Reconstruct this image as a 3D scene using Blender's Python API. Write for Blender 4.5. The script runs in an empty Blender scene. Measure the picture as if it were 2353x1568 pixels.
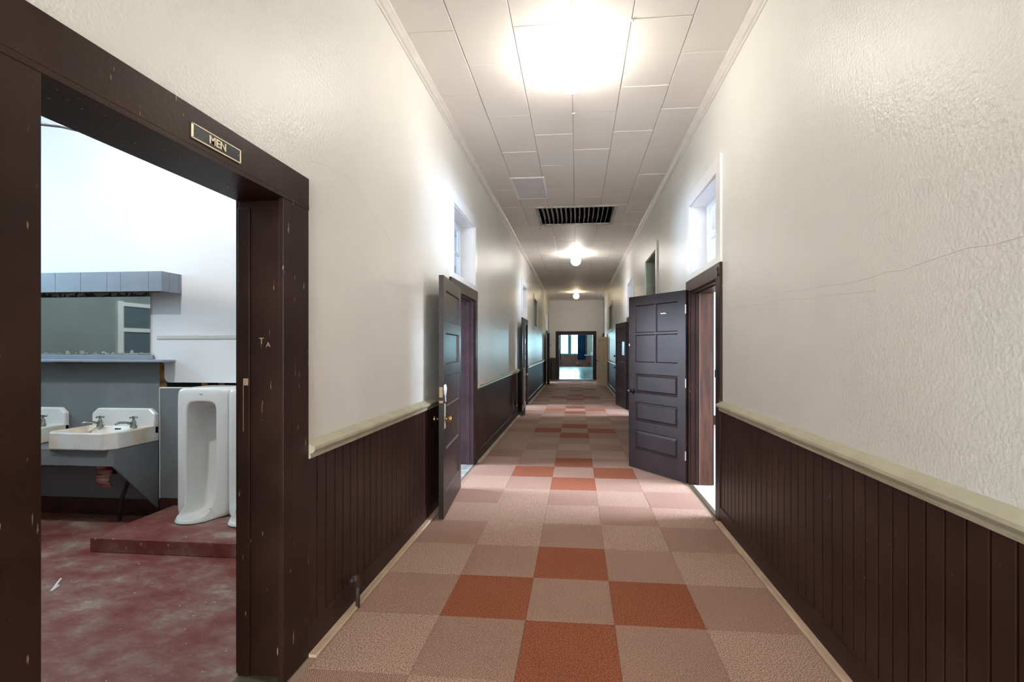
import bpy, bmesh, math, random
from mathutils import Vector, Matrix, Euler
random.seed(7)
SC = bpy.context.scene
COL = SC.collection
R = math.radians
PI = math.pi

# ------------------------------------------------------------------ camera
FPX, PX, PY, YAW, EYE = 1090.0, 1224.0, 800.5, 0.0925, 1.5
IW, IH = 2353.0, 1568.0
cam = bpy.data.cameras.new('camera')
cam.sensor_fit = 'HORIZONTAL'
cam.sensor_width = 36.0
cam.lens = 36.0 * FPX / IW
cam.shift_x = (IW / 2 - PX) / IW
cam.shift_y = (PY - IH / 2) / IW
cam.clip_start = 0.05
cam.clip_end = 200
camo = bpy.data.objects.new('camera', cam)
COL.objects.link(camo)
camo.location = (0, 0, EYE)
camo.rotation_euler = (R(90), 0, YAW)
SC.camera = camo

# ------------------------------------------------------------------ view, world
SC.view_settings.view_transform = 'Standard'
SC.view_settings.look = 'None'
SC.view_settings.exposure = 1.92
SC.view_settings.gamma = 1.0
SC.view_settings.use_curve_mapping = False
try:
    SC.cycles.use_denoising = True
    SC.cycles.max_bounces = 6
    SC.cycles.diffuse_bounces = 4
    SC.cycles.glossy_bounces = 3
    SC.cycles.caustics_reflective = False
    SC.cycles.caustics_refractive = False
    SC.cycles.use_adaptive_sampling = True
    SC.cycles.adaptive_threshold = 0.06
    SC.cycles.sample_clamp_indirect = 8.0
except Exception:
    pass
W = bpy.data.worlds.new('world')
SC.world = W
W.use_nodes = True
bg = W.node_tree.nodes['Background']
bg.inputs[0].default_value = (0.80, 0.93, 1.0, 1)
bg.inputs[1].default_value = 1.5

def area_light(name, loc, rot, sx, sy, power, color):
    l = bpy.data.lights.new(name, 'AREA')
    l.shape = 'RECTANGLE'
    l.size, l.size_y = sx, sy
    l.energy = power
    l.color = color
    o = bpy.data.objects.new(name, l)
    COL.objects.link(o)
    o.location = loc
    o.rotation_euler = rot
    return o
# daylight standing in the window openings of the rooms off the hall
DAY = (0.72, 0.82, 1.0)
FACE_LEFT, FACE_RIGHT, FACE_BACK, FACE_FRONT = (0, R(90), 0), (0, R(-90), 0), (R(-90), 0, 0), (R(90), 0, 0)
# an area light shines along its local -Z
area_light('daylight', (7.7, 4.85, 3.1), (0, R(62), 0), 3.0, 3.0, 1100, DAY)
area_light('daylight', (7.7, 11.2, 3.1), (0, R(62), 0), 3.0, 2.2, 800, DAY)
area_light('daylight', (6.62, 19.9, 1.95), FACE_LEFT, 2.1, 1.8, 60, DAY)
area_light('daylight', (-7.7, 5.5, 3.1), (0, R(-62), 0), 3.0, 2.2, 700, DAY)
area_light('daylight', (-7.7, 11.95, 3.1), (0, R(-62), 0), 3.0, 2.2, 550, DAY)
area_light('daylight', (-6.62, 20.8, 1.95), FACE_RIGHT, 2.1, 1.8, 170, DAY)
area_light('daylight', (-6.32, 2.75, 2.75), FACE_RIGHT, 1.5, 1.2, 20, (0.30, 0.72, 1.0))
area_light('daylight', (-0.035, -6.32, 1.75), FACE_FRONT, 2.1, 2.5, 150, (0.93, 0.96, 1.0))  # soft fill through the added window behind the viewer
CYAN = (0.55, 0.95, 1.0)
for xx in (-4.2, -1.0, -0.18, 2.6):  # first and last stand behind extra windows added for light
    area_light('daylight', (xx, 39.6, 2.3), FACE_BACK, 0.62, 2.5, 150, CYAN)
LAMP_E = 20.0
LAMP_C = (1.0, 0.955, 0.885)

# ------------------------------------------------------------------ materials
MATS = {}
def nodes_of(m):
    m.use_nodes = True
    nt = m.node_tree
    return nt, nt.nodes, nt.links, nt.nodes['Principled BSDF']

def mat(name, col, rough=0.5, spec=0.5, metal=0.0, var=0.0, vscale=3.0, vcol=None, stretch=(1, 1, 1),
        bump=0.0, bscale=60.0, bdist=0.01, chips=0.0, chipcol=(0.55, 0.42, 0.3), chipscale=(60, 60, 12), chipth=0.72,
        coat=0.0):
    if name in MATS:
        return MATS[name]
    m = bpy.data.materials.new(name)
    nt, N, L, P = nodes_of(m)
    P.inputs['Base Color'].default_value = (*col, 1)
    P.inputs['Roughness'].default_value = rough
    P.inputs['Specular IOR Level'].default_value = spec
    P.inputs['Metallic'].default_value = metal
    P.inputs['Coat Weight'].default_value = coat
    geo = N.new('ShaderNodeNewGeometry')
    colsock = None
    if var > 0 or vcol:
        mp = N.new('ShaderNodeMapping'); mp.inputs['Scale'].default_value = stretch
        L.new(geo.outputs['Position'], mp.inputs['Vector'])
        nz = N.new('ShaderNodeTexNoise'); nz.inputs['Scale'].default_value = vscale; nz.inputs['Detail'].default_value = 5
        L.new(mp.outputs[0], nz.inputs['Vector'])
        mx = N.new('ShaderNodeMix'); mx.data_type = 'RGBA'
        c2 = vcol if vcol else tuple(c * (1 - var) for c in col)
        mx.inputs[6].default_value = (*col, 1); mx.inputs[7].default_value = (*c2, 1)
        rp = N.new('ShaderNodeMapRange'); rp.inputs[1].default_value = 0.38; rp.inputs[2].default_value = 0.62
        L.new(nz.outputs[0], rp.inputs[0]); L.new(rp.outputs[0], mx.inputs[0])
        colsock = mx.outputs[2]
    if chips > 0:
        mp2 = N.new('ShaderNodeMapping'); mp2.inputs['Scale'].default_value = chipscale
        L.new(geo.outputs['Position'], mp2.inputs['Vector'])
        n2 = N.new('ShaderNodeTexNoise'); n2.inputs['Scale'].default_value = 1.0; n2.inputs['Detail'].default_value = 3
        L.new(mp2.outputs[0], n2.inputs['Vector'])
        r2 = N.new('ShaderNodeMapRange'); r2.inputs[1].default_value = chipth; r2.inputs[2].default_value = chipth + 0.04
        r2.inputs[4].default_value = chips
        L.new(n2.outputs[0], r2.inputs[0])
        mx2 = N.new('ShaderNodeMix'); mx2.data_type = 'RGBA'
        if colsock: L.new(colsock, mx2.inputs[6])
        else: mx2.inputs[6].default_value = (*col, 1)
        mx2.inputs[7].default_value = (*chipcol, 1)
        L.new(r2.outputs[0], mx2.inputs[0])
        colsock = mx2.outputs[2]
    if colsock: L.new(colsock, P.inputs['Base Color'])
    if bump > 0:
        nb = N.new('ShaderNodeTexNoise'); nb.inputs['Scale'].default_value = bscale; nb.inputs['Detail'].default_value = 3
        L.new(geo.outputs['Position'], nb.inputs['Vector'])
        b = N.new('ShaderNodeBump'); b.inputs['Strength'].default_value = bump; b.inputs['Distance'].default_value = bdist
        L.new(nb.outputs[0], b.inputs['Height']); L.new(b.outputs[0], P.inputs['Normal'])
    MATS[name] = m
    return m

M_wall = mat('plaster_paint', (0.77, 0.76, 0.705), 0.36, 0.5, var=0.07, vscale=0.9, bump=0.32, bscale=75, bdist=0.009)
M_wallr = M_wall
M_white = mat('white_gloss_paint', (0.80, 0.80, 0.79), 0.35, 0.5, var=0.04, vscale=5)
M_ceil = mat('ceiling_board', (0.80, 0.755, 0.695), 0.6, 0.4, var=0.05, vscale=1.2, bump=0.12, bscale=220, bdist=0.003)
M_crown = mat('crown_paint', (0.74, 0.71, 0.65), 0.4, 0.5, var=0.08, vscale=6)
M_rail = mat('cream_trim_paint', (0.50, 0.47, 0.34), 0.38, 0.5, var=0.15, vscale=8, chips=0.5, chipcol=(0.3, 0.27, 0.2), chipscale=(30, 30, 60), chipth=0.74)
M_wood = mat('dark_brown_paint', (0.034, 0.0145, 0.0105), 0.42, 0.2, var=0.45, vscale=3.0, bump=0.12, bscale=90, bdist=0.004,
             chips=0.75, chipcol=(0.22, 0.15, 0.11), chipscale=(70, 70, 22), chipth=0.735)
M_woodc = mat('dark_brown_paint_chipped', (0.036, 0.015, 0.0105), 0.40, 0.2, var=0.4, vscale=3.0, bump=0.15, bscale=70, bdist=0.004,
              chips=0.9, chipcol=(0.42, 0.29, 0.19), chipscale=(55, 55, 9), chipth=0.70)
M_board = mat('beadboard_paint', (0.044, 0.0185, 0.0145), 0.42, 0.22, var=0.35, vscale=2.5, bump=0.10, bscale=80, bdist=0.004,
              chips=0.7, chipcol=(0.26, 0.18, 0.13), chipscale=(50, 50, 20), chipth=0.75)
M_purple = mat('door_purple_brown', (0.027, 0.015, 0.0135), 0.38, 0.26, var=0.3, vscale=3, bump=0.12, bscale=80, bdist=0.004,
               chips=0.7, chipcol=(0.3, 0.24, 0.22), chipscale=(40, 40, 25), chipth=0.75)
M_stain = mat('red_brown_varnish', (0.115, 0.040, 0.016), 0.35, 0.5, var=0.55, vscale=3, stretch=(8, 8, 0.7), chips=0.6, chipth=0.74)
M_white = mat('white_gloss_paint', (0.80, 0.80, 0.79), 0.35, 0.5, var=0.04, vscale=5)
M_greyframe = mat('grey_green_paint', (0.36, 0.37, 0.29), 0.5, 0.4, var=0.15, vscale=4)
M_niche = mat('niche_infill_paint', (0.30, 0.33, 0.27), 0.5, 0.4, var=0.2, vscale=4)
M_strip = mat('bare_pine_strip', (0.62, 0.445, 0.315), 0.6, 0.3, var=0.25, vscale=7, stretch=(3, 0.6, 3), chips=0.8, chipcol=(0.2, 0.13, 0.08), chipscale=(60, 25, 60), chipth=0.75)
M_thresh = mat('brass_threshold', (0.14, 0.12, 0.07), 0.45, 0.5, metal=0.4, var=0.3, vscale=25)
M_sub = mat('floor_slab', (0.35, 0.24, 0.18), 0.9, 0.2)
M_roomcarpet = mat('room_carpet', (0.50, 0.40, 0.36), 0.95, 0.1, var=0.2, vscale=300)
M_roomwall = mat('room_wall', (0.70, 0.70, 0.72), 0.6, 0.3)
M_peach = mat('peach_wall', (0.72, 0.52, 0.33), 0.6, 0.3)
M_lilac = mat('lilac_wall', (0.20, 0.15, 0.19), 0.5, 0.4)
M_tilefloor = mat('grey_marble_tile', (0.52, 0.54, 0.49), 0.3, 0.5, vcol=(0.30, 0.32, 0.29), vscale=9)
M_brass = mat('brass', (0.55, 0.33, 0.12), 0.28, 0.5, metal=1.0, var=0.3, vscale=30)
M_chrome = mat('worn_chrome', (0.42, 0.41, 0.39), 0.25, 0.5, metal=1.0, var=0.4, vscale=40)
M_steel = mat('steel_hinge', (0.45, 0.44, 0.43), 0.35, 0.5, metal=1.0)
M_black = mat('black_enamel', (0.012, 0.012, 0.014), 0.3, 0.5)
M_gold = mat('pale_gold_print', (0.95, 0.80, 0.55), 0.5, 0.4)
M_paper = mat('white_paper', (0.82, 0.82, 0.84), 0.8, 0.2)
M_cream = mat('cream_door_paint', (0.50, 0.42, 0.28), 0.5, 0.4, var=0.15, vscale=4)
M_pipe = mat('rusty_pipe', (0.075, 0.05, 0.042), 0.6, 0.4, metal=0.3, var=0.5, vscale=30, bump=0.3, bscale=120, bdist=0.003)
M_porc = mat('porcelain', (0.80, 0.79, 0.77), 0.16, 0.5, coat=0.3, var=0.03, vscale=4)
M_porcst = mat('stained_porcelain', (0.80, 0.78, 0.75), 0.18, 0.5, coat=0.2, vcol=(0.72, 0.60, 0.47), vscale=4.2)
M_grey = mat('grey_restroom_paint', (0.20, 0.21, 0.22), 0.5, 0.4, var=0.12, vscale=4, bump=0.1, bscale=90, bdist=0.004)
M_rwhite = mat('restroom_white', (0.70, 0.70, 0.72), 0.5, 0.4, var=0.03, vscale=2, bump=0.1, bscale=70, bdist=0.004)
M_wcgrey = mat('restroom_grey_green', (0.26, 0.295, 0.29), 0.6, 0.3, var=0.1, vscale=2)
M_val = mat('valance_tile_grey', (0.27, 0.30, 0.36), 0.45, 0.4, var=0.08, vscale=5)
M_redbase = mat('oxblood_base', (0.055, 0.015, 0.012), 0.45, 0.4, var=0.4, vscale=6)
M_lath = mat('bare_lath', (0.32, 0.15, 0.05), 0.8, 0.2, var=0.5, vscale=12)
M_dark = mat('dark_void', (0.01, 0.009, 0.008), 0.9, 0.1)
M_rubber = mat('black_cable', (0.02, 0.022, 0.03), 0.5, 0.4)
M_rag = mat('red_rag', (0.30, 0.03, 0.025), 0.8, 0.2, vcol=(0.6, 0.45, 0.36), vscale=5, stretch=(1, 1, 7))
M_louver = mat('vent_enamel', (0.55, 0.53, 0.48), 0.5, 0.4, var=0.35, vscale=14)
M_patch = mat('patch_board', (0.74, 0.745, 0.75), 0.7, 0.3, var=0.06, vscale=6)
M_spackle = mat('spackle', (0.90, 0.89, 0.87), 0.8, 0.2)
M_navy = mat('navy_curtain', (0.006, 0.045, 0.11), 0.7, 0.2, var=0.4, vscale=2)
M_hallfloor = mat('glossy_hall_floor', (0.42, 0.55, 0.56), 0.16, 0.6, var=0.25, vscale=1.2)
M_hallwains = mat('hall_brown_wainscot', (0.30, 0.085, 0.06), 0.5, 0.4, var=0.35, vscale=2.5)
M_hallbeige = mat('hall_beige', (0.62, 0.50, 0.42), 0.6, 0.3)
M_hallteal = mat('hall_teal_pier', (0.10, 0.24, 0.25), 0.6, 0.3)
M_redfloor = None

def redfloor():
    m = bpy.data.materials.new('red_painted_concrete')
    nt, N, L, P = nodes_of(m)
    geo = N.new('ShaderNodeNewGeometry')
    n1 = N.new('ShaderNodeTexNoise'); n1.inputs['Scale'].default_value = 3.0; n1.inputs['Detail'].default_value = 8; n1.inputs['Roughness'].default_value = 0.7
    mp = N.new('ShaderNodeMapping'); mp.inputs['Scale'].default_value = (1.0, 1.6, 1); mp.inputs['Rotation'].default_value = (0, 0, 0.5)
    L.new(geo.outputs['Position'], mp.inputs['Vector']); L.new(mp.outputs[0], n1.inputs['Vector'])
    cr = N.new('ShaderNodeValToRGB')
    e = cr.color_ramp.elements
    e[0].position = 0.36; e[0].color = (0.16, 0.024, 0.016, 1)
    e[1].position = 0.66; e[1].color = (0.33, 0.25, 0.20, 1)
    k = e.new(0.47); k.color = (0.20, 0.060, 0.045, 1)
    k = e.new(0.56); k.color = (0.24, 0.115, 0.095, 1)
    L.new(n1.outputs[0], cr.inputs[0])
    n2 = N.new('ShaderNodeTexNoise'); n2.inputs['Scale'].default_value = 28.0; n2.inputs['Detail'].default_value = 4
    L.new(mp.outputs[0], n2.inputs['Vector'])
    r2 = N.new('ShaderNodeMapRange'); r2.inputs[1].default_value = 0.68; r2.inputs[2].default_value = 0.74
    L.new(n2.outputs[0], r2.inputs[0])
    mx = N.new('ShaderNodeMix'); mx.data_type = 'RGBA'
    mx.inputs[7].default_value = (0.55, 0.47, 0.40, 1)
    L.new(cr.outputs[0], mx.inputs[6]); L.new(r2.outputs[0], mx.inputs[0])
    L.new(mx.outputs[2], P.inputs['Base Color'])
    P.inputs['Roughness'].default_value = 0.55
    return m
M_redfloor = redfloor()

def carpet(name, c1, c2, ribbed, grain=160.0):
    m = bpy.data.materials.new(name)
    nt, N, L, P = nodes_of(m)
    geo = N.new('ShaderNodeNewGeometry')
    n1 = N.new('ShaderNodeTexNoise'); n1.inputs['Scale'].default_value = grain; n1.inputs['Detail'].default_value = 2
    L.new(geo.outputs['Position'], n1.inputs['Vector'])
    rp = N.new('ShaderNodeMapRange'); rp.inputs[1].default_value = 0.42; rp.inputs[2].default_value = 0.62
    L.new(n1.outputs[0], rp.inputs[0])
    fac = rp.outputs[0]
    hgt = n1.outputs[0]
    if ribbed:
        sep = N.new('ShaderNodeSeparateXYZ'); L.new(geo.outputs['Position'], sep.inputs[0])
        def wave(sock, per, ph=0.0):
            a = N.new('ShaderNodeMath'); a.operation = 'MULTIPLY'; a.inputs[1].default_value = 2 * PI / per
            L.new(sock, a.inputs[0])
            s = N.new('ShaderNodeMath'); s.operation = 'SINE'; L.new(a.outputs[0], s.inputs[0])
            return s.outputs[0]
        wx = wave(sep.outputs[0], 0.0088); wy = wave(sep.outputs[1], 0.0125)
        ml = N.new('ShaderNodeMath'); ml.operation = 'MULTIPLY'; L.new(wx, ml.inputs[0]); L.new(wy, ml.inputs[1])
        ad = N.new('ShaderNodeMath'); ad.operation = 'MULTIPLY_ADD'; ad.inputs[1].default_value = 0.55; ad.inputs[2].default_value = 0.30
        L.new(ml.outputs[0], ad.inputs[0])
        sm = N.new('ShaderNodeMath'); sm.operation = 'MULTIPLY_ADD'; sm.inputs[1].default_value = 0.45; sm.use_clamp = True
        L.new(rp.outputs[0], sm.inputs[0]); L.new(ad.outputs[0], sm.inputs[2])
        fac = sm.outputs[0]; hgt = sm.outputs[0]
    mx = N.new('ShaderNodeMix'); mx.data_type = 'RGBA'
    mx.inputs[6].default_value = (*c1, 1); mx.inputs[7].default_value = (*c2, 1)
    L.new(fac, mx.inputs[0])
    n3 = N.new('ShaderNodeTexNoise'); n3.inputs['Scale'].default_value = 1.3; n3.inputs['Detail'].default_value = 4
    L.new(geo.outputs['Position'], n3.inputs['Vector'])
    r3 = N.new('ShaderNodeMapRange'); r3.inputs[3].default_value = 0.88; r3.inputs[4].default_value = 1.12
    L.new(n3.outputs[0], r3.inputs[0])
    vm = N.new('ShaderNodeVectorMath'); vm.operation = 'SCALE'
    L.new(mx.outputs[2], vm.inputs[0]); L.new(r3.outputs[0], vm.inputs['Scale'])
    L.new(vm.outputs[0], P.inputs['Base Color'])
    P.inputs['Roughness'].default_value = 0.95
    P.inputs['Specular IOR Level'].default_value = 0.1
    b = N.new('ShaderNodeBump'); b.inputs['Strength'].default_value = 0.5; b.inputs['Distance'].default_value = 0.004
    L.new(hgt, b.inputs['Height']); L.new(b.outputs[0], P.inputs['Normal'])
    return m
C_speck = carpet('carpet_beige_speckled', (0.59, 0.395, 0.30), (0.22, 0.13, 0.10), False)
C_rib = carpet('carpet_beige_ribbed', (0.60, 0.39, 0.295), (0.16, 0.07, 0.052), True)
C_orange = carpet('carpet_rust_orange', (0.40, 0.135, 0.070), (0.17, 0.052, 0.028), False)

def glassmat(name, tint=(0.9, 0.95, 1.0), fac=0.10, rough=0.02):
    m = bpy.data.materials.new(name)
    m.use_nodes = True
    nt = m.node_tree; N = nt.nodes; L = nt.links
    N.remove(N['Principled BSDF'])
    t = N.new('ShaderNodeBsdfTransparent'); t.inputs[0].default_value = (*tint, 1)
    g = N.new('ShaderNodeBsdfGlossy'); g.inputs['Roughness'].default_value = rough
    mx = N.new('ShaderNodeMixShader'); mx.inputs[0].default_value = fac
    L.new(t.outputs[0], mx.inputs[1]); L.new(g.outputs[0], mx.inputs[2])
    L.new(mx.outputs[0], N['Material Output'].inputs[0])
    return m
M_glass = glassmat('window_glass')

def emis(name, col, e):
    m = bpy.data.materials.new(name)
    nt, N, L, P = nodes_of(m)
    P.inputs['Base Color'].default_value = (0.9, 0.9, 0.88, 1)
    P.inputs['Emission Color'].default_value = (*col, 1)
    P.inputs['Emission Strength'].default_value = e
    return m
M_globe = emis('lit_opal_globe', LAMP_C, LAMP_E)
M_globe_far = emis('lit_opal_globe_warm', (1.0, 0.80, 0.50), LAMP_E * 0.5)
M_globe_wc = emis('lit_opal_globe_restroom', (1.0, 0.97, 0.95), LAMP_E * 25)

def mirrormat():
    m = bpy.data.materials.new('tarnished_mirror')
    nt, N, L, P = nodes_of(m)
    P.inputs['Metallic'].default_value = 1.0
    P.inputs['Roughness'].default_value = 0.07
    geo = N.new('ShaderNodeNewGeometry')
    sep = N.new('ShaderNodeSeparateXYZ'); L.new(geo.outputs['Position'], sep.inputs[0])
    nz = N.new('ShaderNodeTexNoise'); nz.inputs['Scale'].default_value = 22; nz.inputs['Detail'].default_value = 6
    L.new(geo.outputs['Position'], nz.inputs['Vector'])
    # worn silvering: eaten edges along the bottom and top
    d = N.new('ShaderNodeMath'); d.operation = 'SUBTRACT'; d.inputs[1].default_value = 1.72
    L.new(sep.outputs[2], d.inputs[0])
    ab = N.new('ShaderNodeMath'); ab.operation = 'ABSOLUTE'; L.new(d.outputs[0], ab.inputs[0])
    mr = N.new('ShaderNodeMapRange'); mr.inputs[1].default_value = 0.19; mr.inputs[2].default_value = 0.285
    mr.inputs[3].default_value = -0.35; mr.inputs[4].default_value = 0.12
    L.new(ab.outputs[0], mr.inputs[0])
    ad = N.new('ShaderNodeMath'); L.new(mr.outputs[0], ad.inputs[0]); L.new(nz.outputs[0], ad.inputs[1])
    st = N.new('ShaderNodeMapRange'); st.inputs[1].default_value = 0.52; st.inputs[2].default_value = 0.60
    L.new(ad.outputs[0], st.inputs[0])
    mx = N.new('ShaderNodeMix'); mx.data_type = 'RGBA'
    mx.inputs[6].default_value = (0.72, 0.80, 0.79, 1); mx.inputs[7].default_value = (0.30, 0.28, 0.22, 1)
    L.new(st.outputs[0], mx.inputs[0]); L.new(mx.outputs[2], P.inputs['Base Color'])
    ro = N.new('ShaderNodeMapRange'); ro.inputs[3].default_value = 0.03; ro.inputs[4].default_value = 0.8
    L.new(st.outputs[0], ro.inputs[0]); L.new(ro.outputs[0], P.inputs['Roughness'])
    inv = N.new('ShaderNodeMath'); inv.operation = 'SUBTRACT'; inv.inputs[0].default_value = 1.0; L.new(st.outputs[0], inv.inputs[1])
    L.new(inv.outputs[0], P.inputs['Metallic'])
    return m
M_mirror = mirrormat()

# ------------------------------------------------------------------ mesh helpers
class MB:
    def __init__(s):
        s.v = []; s.f = []
    def add(s, vs, fs):
        o = len(s.v)
        s.v += [tuple(map(float, p)) for p in vs]
        s.f += [tuple(i + o for i in q) for q in fs]
        return s
    def box(s, x0, x1, y0, y1, z0, z1):
        if x1 < x0: x0, x1 = x1, x0
        if y1 < y0: y0, y1 = y1, y0
        if z1 < z0: z0, z1 = z1, z0
        return s.add([(x0, y0, z0), (x1, y0, z0), (x1, y1, z0), (x0, y1, z0), (x0, y0, z1), (x1, y0, z1), (x1, y1, z1), (x0, y1, z1)],
                     [(0, 3, 2, 1), (4, 5, 6, 7), (0, 1, 5, 4), (1, 2, 6, 5), (2, 3, 7, 6), (3, 0, 4, 7)])
    def prism(s, poly, a0, a1, place):
        """poly: 2-D points; place(u, v, a) -> 3-D"""
        n = len(poly)
        vs = [place(u, v, a0) for u, v in poly] + [place(u, v, a1) for u, v in poly]
        fs = [tuple(range(n))[::-1], tuple(range(n, 2 * n))]
        fs += [(i, (i + 1) % n, n + (i + 1) % n, n + i) for i in range(n)]
        return s.add(vs, fs)
    def tube(s, pts, r, n=10, caps=True):
        pts = [Vector(p) for p in pts]
        rs = r if isinstance(r, (list, tuple)) else [r] * len(pts)
        vs = []; fs = []
        up = Vector((0, 0, 1))
        for i, p in enumerate(pts):
            t = (pts[min(i + 1, len(pts) - 1)] - pts[max(i - 1, 0)]).normalized()
            a = t.cross(up)
            if a.length < 1e-3: a = t.cross(Vector((1, 0, 0)))
            a.normalize(); b = t.cross(a)
            for k in range(n):
                w = 2 * PI * k / n
                vs.append(p + (a * math.cos(w) + b * math.sin(w)) * rs[i])
        for i in range(len(pts) - 1):
            for k in range(n):
                fs.append((i * n + k, i * n + (k + 1) % n, (i + 1) * n + (k + 1) % n, (i + 1) * n + k))
        if caps:
            fs.append(tuple(range(n))[::-1]); fs.append(tuple((len(pts) - 1) * n + k for k in range(n)))
        return s.add(vs, fs)
    def lathe(s, prof, n=24, c=(0, 0, 0), axis='z'):
        vs = []; fs = []
        for r, h in prof:
            for k in range(n):
                w = 2 * PI * k / n
                a, b = r * math.cos(w), r * math.sin(w)
                p = {'z': (a, b, h), 'y': (a, h, b), 'x': (h, a, b)}[axis]
                vs.append((p[0] + c[0], p[1] + c[1], p[2] + c[2]))
        m = len(prof)
        for i in range(m - 1):
            for k in range(n):
                fs.append((i * n + k, i * n + (k + 1) % n, (i + 1) * n + (k + 1) % n, (i + 1) * n + k))
        fs.append(tuple(range(n))); fs.append(tuple((m - 1) * n + k for k in range(n)))
        return s.add(vs, fs)
    def build(s, name, m, parent=None, smooth=False, bevel=0.0, origin=None, subsurf=0, seg=2):
        if origin is None:
            if parent is not None:
                origin = Vector(parent.get('_o', (0, 0, 0)))
            else:
                xs, ys, zs = zip(*s.v)
                origin = Vector(((min(xs) + max(xs)) / 2, (min(ys) + max(ys)) / 2, min(zs)))
        else:
            origin = Vector(origin)
        me = bpy.data.meshes.new(name)
        me.from_pydata([tuple(Vector(p) - origin) for p in s.v], [], s.f)
        bm = bmesh.new(); bm.from_mesh(me)
        bmesh.ops.recalc_face_normals(bm, faces=bm.faces)
        bm.to_mesh(me); bm.free()
        if smooth:
            for p in me.polygons: p.use_smooth = True
        me.materials.append(m)
        o = bpy.data.objects.new(name, me)
        COL.objects.link(o)
        if parent is not None:
            o.parent = parent
        else:
            o.location = origin
        if bevel > 0:
            b = o.modifiers.new('bevel', 'BEVEL'); b.width = bevel; b.segments = seg; b.limit_method = 'ANGLE'; b.angle_limit = R(40)
            if smooth:
                b.harden_normals = False
        if subsurf:
            q = o.modifiers.new('sub', 'SUBSURF'); q.levels = subsurf; q.render_levels = subsurf
        return o

def tag(o, label=None, cat=None, group=None, kind=None):
    if label: o['label'] = label
    if cat: o['category'] = cat
    if group: o['group'] = group
    if kind: o['kind'] = kind
    return o
def empty(name, loc):
    o = bpy.data.objects.new(name, None)
    o.empty_display_size = 0.1
    COL.objects.link(o)
    o.location = loc
    o['_o'] = tuple(loc)
    return o
def bx(*a): return MB().box(*a)
def copy_tree(o, parent=None):
    c = o.copy(); COL.objects.link(c)
    c.parent = parent
    for ch in list(o.children):
        copy_tree(ch, c)
    return c
def rep(o, name, parent, loc):
    c = bpy.data.objects.new(name, o.data); COL.objects.link(c)
    c.parent = parent; c.location = loc
    return c

# ------------------------------------------------------------------ setting: dims
XL, XR, ZC = -1.32, 1.25, 3.84
TH = 0.22
Y0, YE = -6.0, 22.9
HD = 2.12           # door head
doorsL = [(1.035, 2.060, 2.19), (4.95, 6.02, HD), (11.42, 12.50, HD), (20.30, 21.35, HD)]
doorsR = [(4.34, 5.36, HD), (10.65, 11.75, HD), (19.36, 20.02, 1.97), (21.75, 22.70, 2.06)]
transL = [(4.95, 6.02), (11.42, 12.50), (20.30, 21.35)]
transR = [(4.34, 5.36), (10.65, 11.75)]
nicheL = [(14.57, 15.80)]
nicheR = [(7.59, 8.72), (16.95, 18.50)]
TZ0, TZ1 = 2.30, 3.06
NZ0, NZ1 = 2.20, 3.05

def wall_boxes(mb, x0, x1, ya, yb, za, zb, ops):
    ys = sorted({ya, yb} | {o[0] for o in ops} | {o[1] for o in ops})
    for a, b in zip(ys, ys[1:]):
        hs = sorted([(o[2], o[3]) for o in ops if o[0] <= a + 1e-6 and o[1] >= b - 1e-6])
        z = za
        for h0, h1 in hs:
            if h0 > z + 1e-6: mb.box(x0, x1, a, b, z, h0)
            z = max(z, h1)
        if z < zb - 1e-6: mb.box(x0, x1, a, b, z, zb)
    return mb
def wall_boxes_x(mb, y0, y1, xa, xb, za, zb, ops):
    t = MB(); wall_boxes(t, y0, y1, xa, xb, za, zb, ops)
    mb.add([(p[1], p[0], p[2]) for p in t.v], t.f)
    return mb

opsL = [(a, b, 0, h) for a, b, h in doorsL] + [(a, b, TZ0, TZ1) for a, b in transL] + [(a, b, NZ0, NZ1) for a, b in nicheL]
opsR = [(a, b, 0, h) for a, b, h in doorsR] + [(a, b, TZ0, TZ1) for a, b in transR] + [(a, b, NZ0, NZ1) for a, b in nicheR]
wl = tag(wall_boxes(MB(), XL - TH, XL, Y0, YE, 0, ZC, opsL).build('wall_left', M_wall, origin=(XL, 0, 0)),
         'long off-white plaster hall wall on the left with brown beadboard below', 'wall', kind='structure')
wr = tag(wall_boxes(MB(), XR, XR + TH, Y0, YE, 0, ZC, opsR).build('wall_right', M_wallr, origin=(XR, 0, 0)),
         'long off-white plaster hall wall on the right with brown beadboard below', 'wall', kind='structure')
wl['_o'] = (XL, 0, 0); wr['_o'] = (XR, 0, 0)
EX0, EX1, EH = -0.86, 0.79, 2.16
we = MB(); wall_boxes_x(we, YE, YE + 0.25, XL - TH, XR + TH, 0, ZC, [(EX0, EX1, 0, EH)])
we = tag(we.build('wall_end', M_wall, origin=(0, YE, 0)), 'off-white wall closing the far end of the hall above its doorway', 'wall', kind='structure')
we['_o'] = (0, YE, 0)
wb_ = MB(); wall_boxes_x(wb_, Y0 - 0.2, Y0, XL - TH, XR + TH, 0, ZC, [(-1.08, 1.01, 0.5, 3.0)])
tag(wb_.build('wall_back', M_wall), 'off-white wall closing the near end of the hall behind the viewer', 'wall', kind='structure')
fill_win = tag(empty('window_40', (-0.035, Y0 - 0.1, 0.5)), 'unseen white window added behind the viewer to fill the hall with soft light', 'window', kind='structure')  # added out of view so soft fill light reaches the hall
for a in (-1.08, -0.41, 0.26, 0.95): bx(a, a + 0.06, Y0 - 0.12, Y0 - 0.08, 0.5, 3.0).build('stile', M_white, fill_win)
for z in (0.5, 1.32, 2.14, 2.94): bx(-1.08, 1.01, Y0 - 0.12, Y0 - 0.08, z, z + 0.06).build('rail', M_white, fill_win)

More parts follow.
